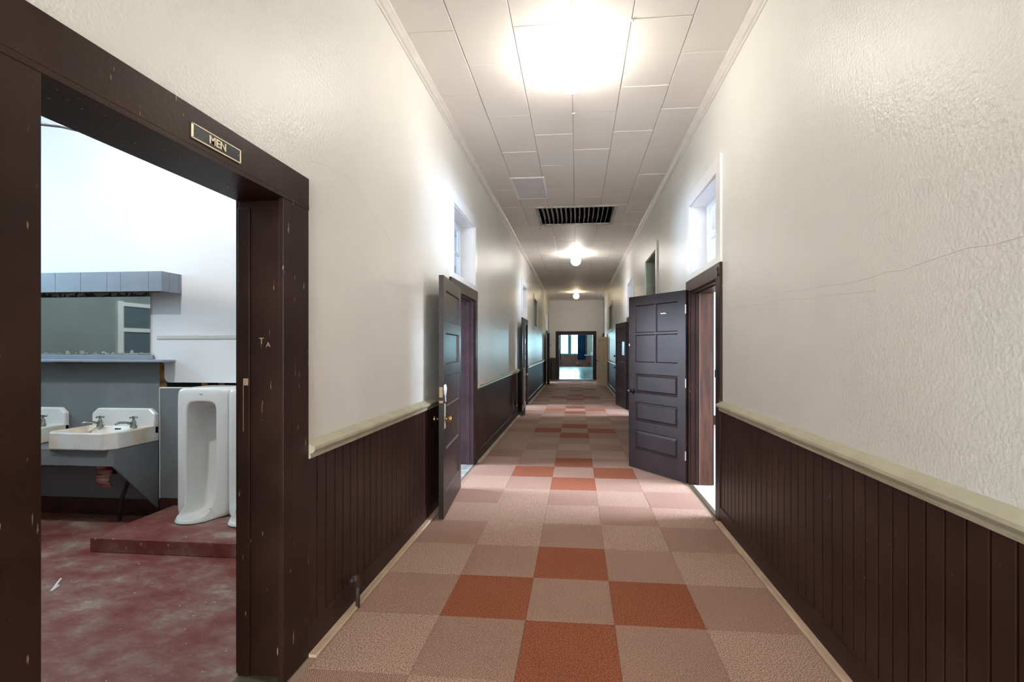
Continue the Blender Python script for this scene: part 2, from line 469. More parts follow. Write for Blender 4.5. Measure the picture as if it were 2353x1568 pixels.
# floor slab + carpet tiles
fl = tag(bx(XL - TH, XR + TH, Y0, YE, -0.10, -0.006).build('floor', M_sub, origin=(0, 0, 0)),
         'hall floor laid with beige and rust orange carpet squares', 'floor', kind='structure')
T = 0.4859
GX, GY = -0.5774 * T, 5.3568 * T
tile_me = {}
def tile_proto(m, key):
    g = 0.0006; c = 0.002; h = 0.006
    a, b = g, T - g
    mb = MB()
    mb.add([(a, a, -h), (b, a, -h), (b, b, -h), (a, b, -h), (a, a, -c), (b, a, -c), (b, b, -c), (a, b, -c),
            (a + c, a + c, 0), (b - c, a + c, 0), (b - c, b - c, 0), (a + c, b - c, 0)],
           [(0, 3, 2, 1), (0, 1, 5, 4), (1, 2, 6, 5), (2, 3, 7, 6), (3, 0, 4, 7), (4, 5, 9, 8), (5, 6, 10, 9), (6, 7, 11, 10), (7, 4, 8, 11), (8, 9, 10, 11)])
    me = bpy.data.meshes.new('carpet_tile')
    me.from_pydata(mb.v, [], mb.f); me.materials.append(m)
    tile_me[key] = me
tile_proto(C_speck, 's'); tile_proto(C_rib, 'r'); tile_proto(C_orange, 'o')
for j in range(-14, 42):
    for c in range(-2, 3):
        y = GY + j * T
        if y + T > YE + 0.02: continue
        jj = (j + 3) % 6 - 3
        key = 'o' if abs(c) + abs(jj) == 1 else ('r' if (c + j) % 2 == 0 else 's')
        if key == 'r' and random.random() < 0.08: key = 's'
        t = bpy.data.objects.new('carpet_tile', tile_me[key]); COL.objects.link(t)
        t.parent = fl
        t.location = (GX + c * T, y, random.uniform(-0.0008, 0.0004))

# ceiling slab + fibreboard panels
VX0, VX1, VY0, VY1 = -0.66, 0.64, 7.86, 8.98
ce = MB(); wall_boxes_x(ce, Y0, VY0, XL - TH, XR + TH, ZC + 0.012, ZC + 0.1, [])
ce.box(XL - TH, XR + TH, VY1, YE + 0.25, ZC + 0.012, ZC + 0.1)
ce.box(XL - TH, VX0, VY0, VY1, ZC + 0.012, ZC + 0.1); ce.box(VX1, XR + TH, VY0, VY1, ZC + 0.012, ZC + 0.1)
ce = tag(ce.build('ceiling', M_ceil, origin=(0, 0, ZC)), 'cream fibreboard panel ceiling running the length of the hall', 'ceiling', kind='structure')
ce['_o'] = (0, 0, ZC)
cxs = [XL, -0.894, -0.466, -0.038, 0.392, 0.820, XR]
PL = 0.88
panel_me = {}
def panel_obj(x0, x1, ya, yb):
    key = (round(x1 - x0, 3), round(yb - ya, 3))
    if key not in panel_me:
        w, l = x1 - x0, yb - ya
        g = 0.0022; c = 0.004; h = 0.012
        v = [(g, g, h), (w - g, g, h), (w - g, l - g, h), (g, l - g, h), (g, g, c), (w - g, g, c), (w - g, l - g, c), (g, l - g, c),
             (g + c, g + c, 0), (w - g - c, g + c, 0), (w - g - c, l - g - c, 0), (g + c, l - g - c, 0)]
        f = [(0, 1, 2, 3), (4, 5, 1, 0), (5, 6, 2, 1), (6, 7, 3, 2), (7, 4, 0, 3), (8, 9, 5, 4), (9, 10, 6, 5), (10, 11, 7, 6), (11, 8, 4, 7), (11, 10, 9, 8)]
        me = bpy.data.meshes.new('ceiling_panel'); me.from_pydata(v, [], f); me.materials.append(M_ceil)
        panel_me[key] = me
    o = bpy.data.objects.new('ceiling_panel', panel_me[key]); COL.objects.link(o)
    o.parent = ce
    o.location = (x0, ya, random.uniform(-0.0015, 0.0012))
    o.rotation_euler = (R(random.uniform(-0.12, 0.12)), R(random.uniform(-0.15, 0.15)), 0)
    return o
for ci in range(6):
    ph = 3.424 if ci % 2 == 0 else 3.854
    n0 = int(math.floor((-0.5 - ph) / PL))
    y = ph + n0 * PL
    while y < YE:
        ya, yb = max(y, Y0), min(y + PL, YE)
        x0, x1 = cxs[ci], cxs[ci + 1]
        if x1 > VX0 - 0.02 and x0 < VX1 + 0.02 and yb > VY0 and ya < VY1:
            if ya < VY0 - 0.05: panel_obj(x0, x1, ya, VY0 - 0.02)
            if yb > VY1 + 0.05: panel_obj(x0, x1, VY1 + 0.02, yb)
            if x0 < VX0 - 0.05: panel_obj(x0, VX0 - 0.015, max(ya, VY0 - 0.02), min(yb, VY1 + 0.02))
            if x1 > VX1 + 0.05: panel_obj(VX1 + 0.015, x1, max(ya, VY0 - 0.02), min(yb, VY1 + 0.02))
        elif yb - ya > 0.02:
            panel_obj(x0, x1, ya, yb)
        y += PL

for (xx, yy) in ((0.392, 3.432), (-0.03, 4.74)):
    MB().lathe([(0.016, ZC - 0.001), (0.016, ZC - 0.005), (0.008, ZC - 0.009)], 14, (xx, yy, 0)).build('panel_clip', M_white, ce)
# beadboard wainscot, chair rail, baseboard, floor strip, crown
BW = 0.0885
WZ0, WZ1 = 0.13, 0.985
def board_mesh(side):
    # cross-section with a V edge and a bead groove; runs up z, depth along x
    d = 0.015
    pr = [(0, 0.0), (d - 0.011, 0.0011), (d - 0.002, 0.0040), (d, 0.0065), (d, 0.0820), (d - 0.002, 0.0845), (d - 0.011, BW - 0.0011), (0, BW)]
    sg = 1 if side == 'L' else -1
    mb = MB().prism(pr, 0, WZ1 - WZ0, lambda u, v, a: (sg * u, v, a))
    me = bpy.data.meshes.new('bead_board'); me.from_pydata(mb.v, [], mb.f)
    bm = bmesh.new(); bm.from_mesh(me); bmesh.ops.recalc_face_normals(bm, faces=bm.faces); bm.to_mesh(me); bm.free()
    me.materials.append(M_board)
    return me
bmL, bmR = board_mesh('L'), board_mesh('R')
def spans(doors, cas, ya, yb):
    out = []; y = ya
    for d in sorted(doors):
        out.append((y, d[0] - cas[doors.index(d)])); y = d[1] + cas[doors.index(d)]
    out.append((y, yb))
    return [s for s in out if s[1] - s[0] > 0.05]
casL = [0.135, 0.125, 0.125, 0.125]
casR = [0.125, 0.125, 0.10, 0.125]
spL = spans(doorsL, casL, -1.2, YE); spR = spans(doorsR, casR, -1.2, YE)
RAIL = [(0, 0.962), (0.030, 0.962), (0.034, 0.975), (0.030, 0.985), (0.046, 0.992), (0.056, 1.006), (0.054, 1.020), (0.040, 1.026), (0.012, 1.040), (0, 1.046)]
CROWN = [(0, 3.785), (0.010, 3.785), (0.014, 3.797), (0.030, 3.803), (0.050, 3.822), (0.060, 3.828), (0.066, 3.84), (0, 3.84)]
tn = 0
def ntrim():
    global tn
    tn += 1
    return 'trim_%d' % tn
def run(poly, ya, yb, side):
    if side == 'L': return MB().prism(poly, ya, yb, lambda u, v, a: (XL + u, a, v))
    return MB().prism(poly, ya, yb, lambda u, v, a: (XR - u, a, v))
def where(side, y):
    return {'L': 'left', 'R': 'right'}[side]
segname = {('L', 0): 'before the men door', ('L', 1): 'between the men door and the near left open door', ('L', 2): 'past the near left open door',
           ('L', 3): 'beyond the second left open door', ('L', 4): 'at the far left corner',
           ('R', 0): 'before the near right door', ('R', 1): 'past the near right door', ('R', 2): 'beyond the second right door',
           ('R', 3): 'past the cream door', ('R', 4): 'at the far right corner'}
for side, sp, par, me in (('L', spL, wl, bmL), ('R', spR, wr, bmR)):
    for si, (ya, yb) in enumerate(sp):
        nb = int((yb - ya) / BW)
        for k in range(nb):
            o = bpy.data.objects.new('bead_board', me); COL.objects.link(o)
            o.parent = par
            o.location = (0.001 if side == 'L' else -0.001, ya + k * BW, WZ0 + 0.0)
        rest = (yb - ya) - nb * BW
        if rest > 0.004:
            xx = (XL, XL + 0.015) if side == 'L' else (XR - 0.015, XR)
            bx(xx[0], xx[1], ya + nb * BW, yb, WZ0, WZ1).build('bead_board', M_board, par)
        sn = segname.get((side, si), '')
        tag(run(RAIL, ya, yb, side).build(ntrim(), M_rail), 'cream chair rail on the %s wall %s' % (where(side, ya), sn), 'trim', kind='structure')
        nm = 'baseboard_left' if side == 'L' else 'baseboard_right'
        tag(run([(0, 0.0), (0.022, 0.0), (0.022, 0.128), (0.016, 0.14), (0, 0.14)], ya, yb, side).build(nm, M_board),
            'brown baseboard on the %s wall %s' % (where(side, ya), sn), 'baseboard', kind='structure')
        tag(run([(0.023, -0.004), (0.064, -0.004), (0.064, 0.004), (0.056, 0.011), (0.023, 0.013)], ya + 0.0, yb, side).build(ntrim(), M_strip),
            'bare pine floor strip along the %s wall %s' % (where(side, ya), sn), 'trim', kind='structure')
    tag(run(CROWN, Y0, YE, side).build(ntrim(), M_crown), 'white crown moulding along the top of the %s wall' % where(side, 0), 'trim', kind='structure')
tag(MB().prism(CROWN, XL, XR, lambda u, v, a: (a, YE - u * 0.6, v)).build(ntrim(), M_crown), 'crown moulding across the top of the far end wall', 'trim', kind='structure')

M_crack = mat('hairline_crack', (0.64, 0.625, 0.58), 0.8, 0.2)
def crack(par, x, pts):
    out = []
    for (a, b) in zip(pts, pts[1:]):
        for k in range(7):
            t_ = k / 7
            out.append((x, a[0] + (b[0] - a[0]) * t_, a[1] + (b[1] - a[1]) * t_ + random.uniform(-0.008, 0.008)))
    out.append((x, *pts[-1]))
    MB().tube(out, 0.0009, 4).build('plaster_crack', M_crack, par)
crack(wr, XR - 0.0002, [(3.78, 1.87), (2.9, 1.83), (2.15, 1.80), (1.45, 1.82), (0.9, 1.86)])
crack(wr, XR - 0.0002, [(4.12, 1.825), (3.01, 1.79), (2.12, 1.743)])
crack(wl, XL + 0.0002, [(2.25, 2.44), (2.64, 2.50), (2.80, 2.45), (3.0, 2.36), (3.3, 2.25)])

# ------------------------------------------------------------------ doors
def hinges(leaf, zs, t, mtl=None):
    for z in zs:
        mb = MB().tube([(-0.006, -t / 2 - 0.004, z - 0.045), (-0.006, -t / 2 - 0.004, z + 0.045)], 0.007, 8)
        mb.box(-0.004, 0.03, -t / 2 - 0.003, -t / 2 + 0.001, z - 0.045, z + 0.045)
        mb.build('hinge', mtl or M_steel, leaf, smooth=False)
def knob(leaf, x, z, t, side, m):
    y0 = side * t / 2
    mb = MB().lathe([(0.024, 0), (0.024, 0.004), (0.011, 0.007), (0.010, 0.026), (0.024, 0.036), (0.029, 0.047), (0.026, 0.058), (0.010, 0.063)], 18, (0, 0, 0), 'y')
    mb.v = [(p[0] + x, y0 + side * p[1], p[2] + z) for p in mb.v]
    return mb.build('knob', m, leaf, smooth=True)
def leaf_obj(parent, name, w, h, t, pivot, ang, m, panels, raised=True, mp=None):
    """local: x from hinge 0..w, y thickness, z up. panels = rects (x0,x1,z0,z1,kind)"""
    xs = sorted({0, w} | {p[0] for p in panels} | {p[1] for p in panels})
    zs = sorted({0, h} | {p[2] for p in panels} | {p[3] for p in panels})
    mb = MB()
    for z0, z1 in zip(zs, zs[1:]):
        run0 = None
        for x0, x1 in zip(xs, xs[1:]):
            cx, cz = (x0 + x1) / 2, (z0 + z1) / 2
            inside = any(p[0] < cx < p[1] and p[2] < cz < p[3] for p in panels)
            if not inside:
                mb.box(x0, x1, -t / 2, t / 2, z0, z1)
    bm_ = mb
    o = bm_.build(name, m, parent, origin=(0, 0, 0))
    o.location = Vector(pivot) - Vector(parent['_o'])
    o.rotation_euler = (0, 0, ang)
    o['_o'] = (0, 0, 0)
    for (x0, x1, z0, z1, kd) in panels:
        if kd == 'glass':
            bx(x0, x1, -0.003, 0.003, z0, z1).build('pane', M_glass, o)
            continue
        q = MB().box(x0, x1, -t / 2 + 0.014, t / 2 - 0.014, z0, z1)
        if kd == 'raised':
            e = 0.028
            for sg in (-1, 1):
                y1 = sg * (t / 2 - 0.014); y2 = sg * (t / 2 - 0.004)
                a = [(x0 + e * .5, y1, z0 + e * .5), (x1 - e * .5, y1, z0 + e * .5), (x1 - e * .5, y1, z1 - e * .5), (x0 + e * .5, y1, z1 - e * .5),
                     (x0 + e * 1.3, y2, z0 + e * 1.3), (x1 - e * 1.3, y2, z0 + e * 1.3), (x1 - e * 1.3, y2, z1 - e * 1.3), (x0 + e * 1.3, y2, z1 - e * 1.3)]
                q.add(a, [(0, 1, 5, 4), (1, 2, 6, 5), (2, 3, 7, 6), (3, 0, 4, 7), (4, 5, 6, 7)])
        q.build('panel', mp or m, o)
        # sticking moulding round the panel
        s = MB(); e = 0.010
        for sg in (-1, 1):
            ya, yb = sg * (t / 2 - 0.014), sg * (t / 2 - 0.0005)
            for (a, b) in (((x0, z0), (x1, z0)), ((x1, z0), (x1, z1)), ((x1, z1), (x0, z1)), ((x0, z1), (x0, z0))):
                cx, cz = (x0 + x1) / 2, (z0 + z1) / 2
                def inn(p): return (p[0] + (e if p[0] < cx else -e), p[1] + (e if p[1] < cz else -e))
                ia, ib = inn(a), inn(b)
                s.add([(a[0], yb, a[1]), (b[0], yb, b[1]), (ib[0], ya, ib[1]), (ia[0], ya, ia[1])], [(0, 1, 2, 3)])
        s.build('moulding', mp or m, o)
    return o

def frame(n, side, y0, y1, head, cw, label, mcas=None, mj=None, transom=False, stop=True, thresh=True):
    """door casing + jamb lining of an opening in a side wall"""
    mcas = mcas or M_woodc; mj = mj or M_woodc
    x = XL if side == 'L' else XR
    s = 1 if side == 'L' else -1
    e = tag(empty('door_%d' % n, (x, (y0 + y1) / 2, 0)), label, 'door', kind='structure')
    xf = x + s * 0.024
    jt = 0.018
    for (a, b) in ((y0 - cw, y0 + 0.004), (y1 - 0.004, y1 + cw)):
        bx(x, xf, a, b, 0, head).build('casing', mcas, e, bevel=0.003)
    bx(x, xf + s * 0.002, y0 - cw, y1 + cw, head - 0.004, head + cw * 0.98).build('head_casing', mcas, e, bevel=0.003)
    # jamb lining through the wall
    xb = x - s * (TH + 0.004)
    bx(xb, x, y0 - 0.002, y0 + jt, 0, head).build('jamb', mj, e, bevel=0.002)
    bx(xb, x, y1 - jt, y1 + 0.002, 0, head).build('jamb', mj, e, bevel=0.002)
    bx(xb, x, y0, y1, head - jt, head + 0.002).build('head_jamb', mj, e, bevel=0.002)
    # back casing on the room side
    for (a, b) in ((y0 - 0.10, y0 + 0.008), (y1 - 0.008, y1 + 0.10)):
        bx(xb, xb - s * 0.02, a, b, 0, head + 0.1).build('back_casing', mcas, e)
    if stop:
        xs0 = x - s * 0.05; xs1 = x - s * 0.085
        bx(xs0, xs1, y0 + jt, y0 + jt + 0.012, 0, head - jt).build('door_stop', mj, e, bevel=0.002)
        bx(xs0, xs1, y1 - jt - 0.012, y1 - jt, 0, head - jt).build('door_stop', mj, e, bevel=0.002)
        bx(xs0, xs1, y0 + jt, y1 - jt, head - jt - 0.012, head - jt).build('door_stop', mj, e)
    if thresh:
        bx(x + s * 0.02, x - s * 0.02, y0, y1, -0.006, 0.004).build('threshold', M_thresh, e, bevel=0.002)
    return e

# --- left: men's room doorway (no leaf hung)
d1 = frame(1, 'L', *doorsL[0][:2], doorsL[0][2], 0.135, 'wide brown cased doorway under the MEN sign', stop=False, thresh=False)
bx(XL, XL + 0.024, 1.995, 2.058, 0, 2.17).build('casing', M_woodc, d1, bevel=0.003)
bx(XL, XL + 0.026, doorsL[0][0] - 0.135, doorsL[0][1] + 0.135, 2.170, 2.187).build('head_casing', M_woodc, d1)
# rebated edges of the jamb, room side and hall side
for xa, xb2 in ((XL - 0.165, XL - TH - 0.004), (XL - 0.002, XL - 0.030)):
    if xa > XL - 0.1: continue
    bx(xa, xb2, doorsL[0][1] - 0.026, doorsL[0][1] - 0.018, 0, 2.14).build('jamb_rebate', M_woodc, d1, bevel=0.003)
    bx(xa, xb2, doorsL[0][0] + 0.018, doorsL[0][0] + 0.034, 0, 2.14).build('jamb_rebate', M_woodc, d1, bevel=0.003)
def text_mesh(txt, size, ext, off=0.0):
    cu = bpy.data.curves.new('txt', 'FONT'); cu.body = txt; cu.size = size; cu.extrude = ext; cu.offset = off
    cu.align_x = 'CENTER'; cu.align_y = 'CENTER'
    o = bpy.data.objects.new('txt', cu); COL.objects.link(o)
    dg = bpy.context.evaluated_depsgraph_get()
    me = bpy.data.meshes.new_from_object(o.evaluated_get(dg))
    bpy.data.objects.remove(o)
    return me
def text_obj(name, txt, size, ext, m, parent, loc, rot, off=0.0):
    me = text_mesh(txt, size, ext, off); me.name = name; me.materials.clear(); me.materials.append(m)
    o = bpy.data.objects.new(name, me); COL.objects.link(o); o.parent = parent
    o.location = loc; o.rotation_euler = rot
    return o
YJ = doorsL[0][1] - 0.018
M_scratch = mat('bare_wood_scratch', (0.45, 0.32, 0.2), 0.8, 0.2)
for ch, dx, dz, sz in (('T', -0.112, 1.532, 0.040), ('A', -0.080, 1.515, 0.032)):
    text_obj('scratched_letter', ch, sz, 0.0006, M_scratch, d1, (dx, YJ - 0.0008 - (d1['_o'][1]), dz), (R(90), 0, 0))
chip = MB(); chip.box(XL - 0.171, XL - 0.195, YJ - 0.0092, YJ - 0.0080, 1.33, 1.362)
chip.build('paint_chip', M_scratch, d1)
bx(XL - 0.194, XL - 0.196, YJ - 0.0092, YJ - 0.0080, 1.12, 1.33).build('paint_chip', M_scratch, d1)

# --- left near door, leaf folded back along the wall
d2 = frame(2, 'L', *doorsL[1], 0.125, 'brown cased doorway on the left with leaf folded back against the wall', thresh=False, mj=mat('plum_jamb_paint', (0.075, 0.042, 0.055), 0.38, 0.3, var=0.3, vscale=4, chips=0.8, chipcol=(0.5, 0.42, 0.45), chipscale=(60, 60, 8), chipth=0.72))
def five_panels(w, h):
    st = 0.11; out = []
    rails = [0.20, 0.10, 0.10, 0.10, 0.10, 0.12]
    ph = (h - sum(rails)) / 5
    z = rails[0]
    for k in range(5):
        out.append((st, w - st, z, z + ph, 'flat')); z += ph + rails[k + 1]
    return out
LW, LT = 0.97, 0.042
h2 = Vector((-1.255, 4.985, 0.012)); l2 = Vector((-1.172, 4.03, 0.012))
ang2 = math.atan2(l2.y - h2.y, l2.x - h2.x)
lf2 = leaf_obj(d2, 'leaf', 0.96, 2.125, LT, h2, ang2, M_purple, five_panels(0.96, 2.125))
knob(lf2, 0.905, 0.865, LT, 1, M_brass); knob(lf2, 0.905, 0.865, LT, -1, M_brass)
for sd in (-1, 1):
    bx(0.882, 0.928, sd * LT / 2, sd * (LT / 2 + 0.003), 0.78, 1.00).build('escutcheon', M_rail, lf2)
hinges(lf2, (0.25, 1.05, 1.85), LT)
bx(0.9585, 0.9615, -0.016, 0.014, 1.06, 1.15).build('paint_chip', M_scratch, lf2)
bx(0.9585, 0.9615, -0.018, 0.018, 1.01, 1.03).build('paint_chip', M_scratch, lf2)
# paper rag jammed by the latch: folded sheet with thickness, hanging over the face
def leaf_to_world(lo, p):
    m = Matrix.Translation(Vector(lo.location) + Vector(lo.parent['_o'])) @ Euler(lo.rotation_euler).to_matrix().to_4x4()
    return m @ Vector(p)
pts = [(0.957, 1.165), (0.925, 1.172), (0.890, 1.155), (0.878, 1.135), (0.884, 1.06), (0.894, 1.015), (0.902, 1.03), (0.906, 1.085), (0.915, 1.105), (0.940, 1.075), (0.962, 1.125)]
sgn2 = 1
rg = MB()
for i, (px_, pz_) in enumerate(pts): pass
front = [leaf_to_world(lf2, (p, LT / 2 + 0.004 + 0.012 * math.sin(i * 1.7) ** 2, q)) for i, (p, q) in enumerate(pts)]
backp = [leaf_to_world(lf2, (p, LT / 2 + 0.0015, q)) for p, q in pts]
nn = len(pts)
rg.add(front + backp, [tuple(range(nn)), tuple(range(nn, 2 * nn))[::-1]] + [(i, (i + 1) % nn, nn + (i + 1) % nn, nn + i) for i in range(nn)])
tag(rg.build('paper_scrap', M_paper), 'crumpled white paper scrap stuck over the latch of the left door', 'paper')

# --- left second + far doors
d3 = frame(3, 'L', *doorsL[2], 0.125, 'second brown doorway along the left wall, leaf folded back', thresh=False)
h3 = Vector((-1.255, 11.45, 0.012)); l3 = Vector((-1.165, 10.50, 0.012))
lf3 = leaf_obj(d3, 'leaf', 0.955, 2.10, LT, h3, math.atan2(l3.y - h3.y, l3.x - h3.x), M_purple, five_panels(0.955, 2.10))
knob(lf3, 0.90, 0.90, LT, 1, M_steel); hinges(lf3, (0.25, 1.05, 1.85), LT)
bx(0.953, 0.957, -0.008, 0.012, 0.15, 1.05).build('paint_chip', M_scratch, lf3)
d4 = frame(4, 'L', *doorsL[3], 0.125, 'farthest brown doorway on the left wall, leaf folded back', thresh=False)
h4 = Vector((-1.255, 20.32, 0.012)); l4 = Vector((-1.12, 19.36, 0.012))
lf4 = leaf_obj(d4, 'leaf', 0.96, 2.10, LT, h4, math.atan2(l4.y - h4.y, l4.x - h4.x), M_wood, five_panels(0.96, 2.10))
knob(lf4, 0.90, 0.92, LT, 1, M_brass); knob(lf4, 0.90, 1.62, LT, 1, M_steel)

# --- right near door, four small upper panels and three raised lower ones
d5 = frame(5, 'R', *doorsR[0], 0.125, 'brown cased doorway numbered 5 on the right with its leaf swung into the hall', mj=M_woodc)
bx(XR + 0.088, XR + TH + 0.006, doorsR[0][1] - 0.030, doorsR[0][1] - 0.018, 0.0, HD - 0.018).build('jamb_face', M_stain, d5, bevel=0.002)
bx(XR + 0.0855, XR + 0.0878, doorsR[0][1] - 0.034, doorsR[0][1] - 0.018, 0.0, HD - 0.018).build('jamb_edge', mat('worn_jamb_edge', (0.35, 0.35, 0.37), 0.4), d5)
def right_panels(w, h, glass=None):
    st = 0.115; mid = w / 2; mu = 0.018
    out = []
    zt, zm, zb = h - 0.115, 1.665, 1.315
    q = [(st, mid - mu / 2, zm + 0.012, zt), (mid + mu / 2, w - st, zm + 0.012, zt), (st, mid - mu / 2, zb, zm - 0.012), (mid + mu / 2, w - st, zb, zm - 0.012)]
    for i, r_ in enumerate(q):
        out.append((*r_, 'glass' if glass == i else 'flat'))
    for z0, z1 in ((0.235, 0.475), (0.590, 0.825), (0.935, 1.175)):
        out.append((st, w - st, z0, z1, 'raised'))
    return out
h5 = Vector((1.212, 5.372, 0.012)); l5 = Vector((0.675, 6.105, 0.012))
w5 = (l5 - h5).length
M_dkpurple = mat('door_dark_plum', (0.022, 0.012, 0.012), 0.42, 0.2, var=0.35, vscale=3, bump=0.15, bscale=70, bdist=0.004,
                 chips=0.7, chipcol=(0.3, 0.26, 0.26), chipscale=(34, 34, 34), chipth=0.76)
lf5 = leaf_obj(d5, 'leaf', w5, 2.13, LT, h5, math.atan2(l5.y - h5.y, l5.x - h5.x), M_dkpurple, right_panels(w5, 2.13))
knob(lf5, w5 - 0.055, 0.955, LT, 1, M_black); knob(lf5, w5 - 0.055, 0.955, LT, -1, M_black)
bx(w5 - 0.085, w5 - 0.03, LT / 2, LT / 2 + 0.003, 0.90, 1.06).build('lock_plate', M_black, lf5)
hinges(lf5, (0.30, 1.10, 1.92), LT)
for zz in (0.30, 1.10, 1.92):
    MB().tube([(0.0, LT / 2 + 0.005, zz - 0.05), (0.0, LT / 2 + 0.005, zz + 0.05)], 0.009, 8).build('hinge', M_steel, lf5)
ch = MB()
for k, xx in enumerate((0.30, 0.325, 0.35, 0.372)):
    ch.box(xx, xx + (0.02 if k != 3 else 0.012), LT / 2 - 0.0142, LT / 2 - 0.0134, 1.887, 1.897 + 0.004 * (k % 2))
ch.build('chalk_mark', M_paper, lf5)
bx(w5 - 0.016, w5 - 0.002, LT / 2, LT / 2 + 0.002, 1.515, 1.545).build('sticker', M_paper, lf5)
text_obj('number', '5', 0.105, 0.003, M_black, d5, (-0.030, 4.278 - d5['_o'][1], 2.165), (R(90), 0, R(-90)), 0.002)
bx(XR - 0.024, XR - 0.034, 4.30, 4.334, 1.24, 1.31).build('strike_plate', M_black, d5, bevel=0.003)

d6 = frame(6, 'R', *doorsR[1], 0.125, 'second brown doorway along the right wall, leaf folded back past it')
h6 = Vector((1.215, 11.76, 0.012)); l6 = Vector((1.045, 12.72, 0.012))
w6 = (l6 - h6).length
lf6 = leaf_obj(d6, 'leaf', w6, 2.13, LT, h6, math.atan2(l6.y - h6.y, l6.x - h6.x), M_dkpurple, right_panels(w6, 2.13, glass=2))
for zz in (0.98, 1.28):
    knob(lf6, w6 - 0.06, zz, LT, 1, M_black)
hinges(lf6, (0.30, 1.10, 1.92), LT)
d7 = frame(7, 'R', *doorsR[2], 0.10, 'cream closet doorway far along the right wall', mcas=M_cream, mj=M_cream)
h7 = Vector((1.235, 19.34, 0.012)); l7 = Vector((0.835, 19.86, 0.012))
w7 = (l7 - h7).length
lf7 = leaf_obj(d7, 'leaf', w7, 1.95, 0.035, h7, math.atan2(l7.y - h7.y, l7.x - h7.x), M_cream, five_panels(w7, 1.95))
knob(lf7, w7 - 0.055, 0.98, 0.035, 1, M_black)
d8 = frame(8, 'R', *doorsR[3], 0.125, 'farthest brown doorway in the right corner beside the end wall')
bx(XR + 0.09, XR + 0.13, doorsR[3][0] + 0.018, doorsR[3][1] - 0.018, 0.005, 2.04).build('leaf', M_wood, d8)
# end doorway
d9 = tag(empty('door_9', (-0.035, YE, 0)), 'wide brown cased doorway at the far end of the hall', 'door', kind='structure')
for a, b in ((EX0 - 0.15, EX0 + 0.005), (EX1 - 0.005, EX1 + 0.15)):
    bx(a, b, YE - 0.024, YE, 0, EH).build('casing', M_wood, d9, bevel=0.003)
bx(EX0 - 0.15, EX1 + 0.15, YE - 0.026, YE, EH - 0.004, EH + 0.155).build('head_casing', M_wood, d9, bevel=0.003)
bx(EX0, EX0 + 0.018, YE, YE + 0.254, 0, EH).build('jamb', M_wood, d9)
bx(EX1 - 0.018, EX1, YE, YE + 0.254, 0, EH).build('jamb', M_wood, d9)
bx(EX0, EX1, YE, YE + 0.254, EH - 0.018, EH).build('head_jamb', M_wood, d9)
bx(EX0, EX1, YE - 0.03, YE + 0.25, -0.006, 0.006).build('threshold', M_thresh, d9)
for a, b in ((XL, EX0 - 0.15), (EX1 + 0.15, XR)):
    n_ = max(1, int(round((b - a) / BW)))
    for k in range(n_):
        w_ = (b - a) / n_
        bx(a + k * w_ + 0.002, a + (k + 1) * w_ - 0.002, YE - 0.015, YE, 0, 1.0).build('bead_board', M_board, we)
    bx(a, b, YE - 0.045, YE, 1.0, 1.035).build('wainscot_cap', M_board, we)

# ------------------------------------------------------------------ transoms and niches
def transom(n, side, y0, y1, label):
    x = XL if side == 'L' else XR
    s = 1 if side == 'L' else -1
    e = tag(empty('window_%d' % n, (x, (y0 + y1) / 2, TZ0)), label, 'window', kind='structure')
    xf = x + s * 0.022; cw = 0.125
    zb = HD + 0.125
    for a, b in ((y0 - cw, y0 + 0.004), (y1 - 0.004, y1 + cw)):
        bx(x, xf, a, b, zb, TZ1).build('casing', M_white, e, bevel=0.003)
    bx(x, xf, y0 - cw, y1 + cw, TZ1 - 0.004, TZ1 + cw).build('head_casing', M_white, e, bevel=0.003)
    bx(x, xf, y0, y1, zb, TZ0 + 0.004).build('sill', M_white, e)
    xb = x - s * (TH + 0.002)
    bx(xb, x, y0, y0 + 0.016, TZ0, TZ1).build('jamb', M_white, e)
    bx(xb, x, y1 - 0.016, y1, TZ0, TZ1).build('jamb', M_white, e)
    bx(xb, x, y0, y1, TZ1 - 0.016, TZ1).build('head_jamb', M_white, e)
    bx(xb, x, y0, y1, TZ0, TZ0 + 0.016).build('stool', M_white, e)
    xa, xc = x - s * 0.165, x - s * 0.20
    ya, yb, za, zc = y0 + 0.016, y1 - 0.016, TZ0 + 0.016, TZ1 - 0.016
    st = 0.05
    sash = MB()
    sash.box(xa, xc, ya, ya + st, za, zc).box(xa, xc, yb - st, yb, za, zc)
    sash.box(xa, xc, ya + st, yb - st, za, za + st).box(xa, xc, ya + st, yb - st, zc - st, zc)
    sash = sash.build('sash', M_white, e)
    sash['_o'] = e['_o']
    ym, zm = (ya + yb) / 2, (za + zc) / 2
    xm0, xm1 = x - s * 0.170, x - s * 0.195
    bx(xm0, xm1, ym - 0.013, ym + 0.013, za + st, zc - st).build('muntin', M_white, sash)
    bx(xm0, xm1, ya + st, ym - 0.013, zm - 0.013, zm + 0.013).build('muntin', M_white, sash)
    bx(xm0, xm1, ym + 0.013, yb - st, zm - 0.013, zm + 0.013).build('muntin', M_white, sash)
    xg = x - s * 0.182
    for (p, q) in ((ya + st, ym - 0.013), (ym + 0.013, yb - st)):
        for (u, v) in ((za + st, zm - 0.013), (zm + 0.013, zc - st)):
            bx(xg - 0.002, xg + 0.002, p, q, u, v).build('pane', M_glass, sash)
    return e
transom(1, 'L', *transL[0], 'white four-pane transom over the near left door')
transom(2, 'L', *transL[1], 'white four-pane transom over the second left door')
transom(3, 'L', *transL[2], 'white transom over the farthest left door')
transom(4, 'R', *transR[0], 'white four-pane transom over the right door numbered 5')
transom(5, 'R', *transR[1], 'white transom over the second right door')
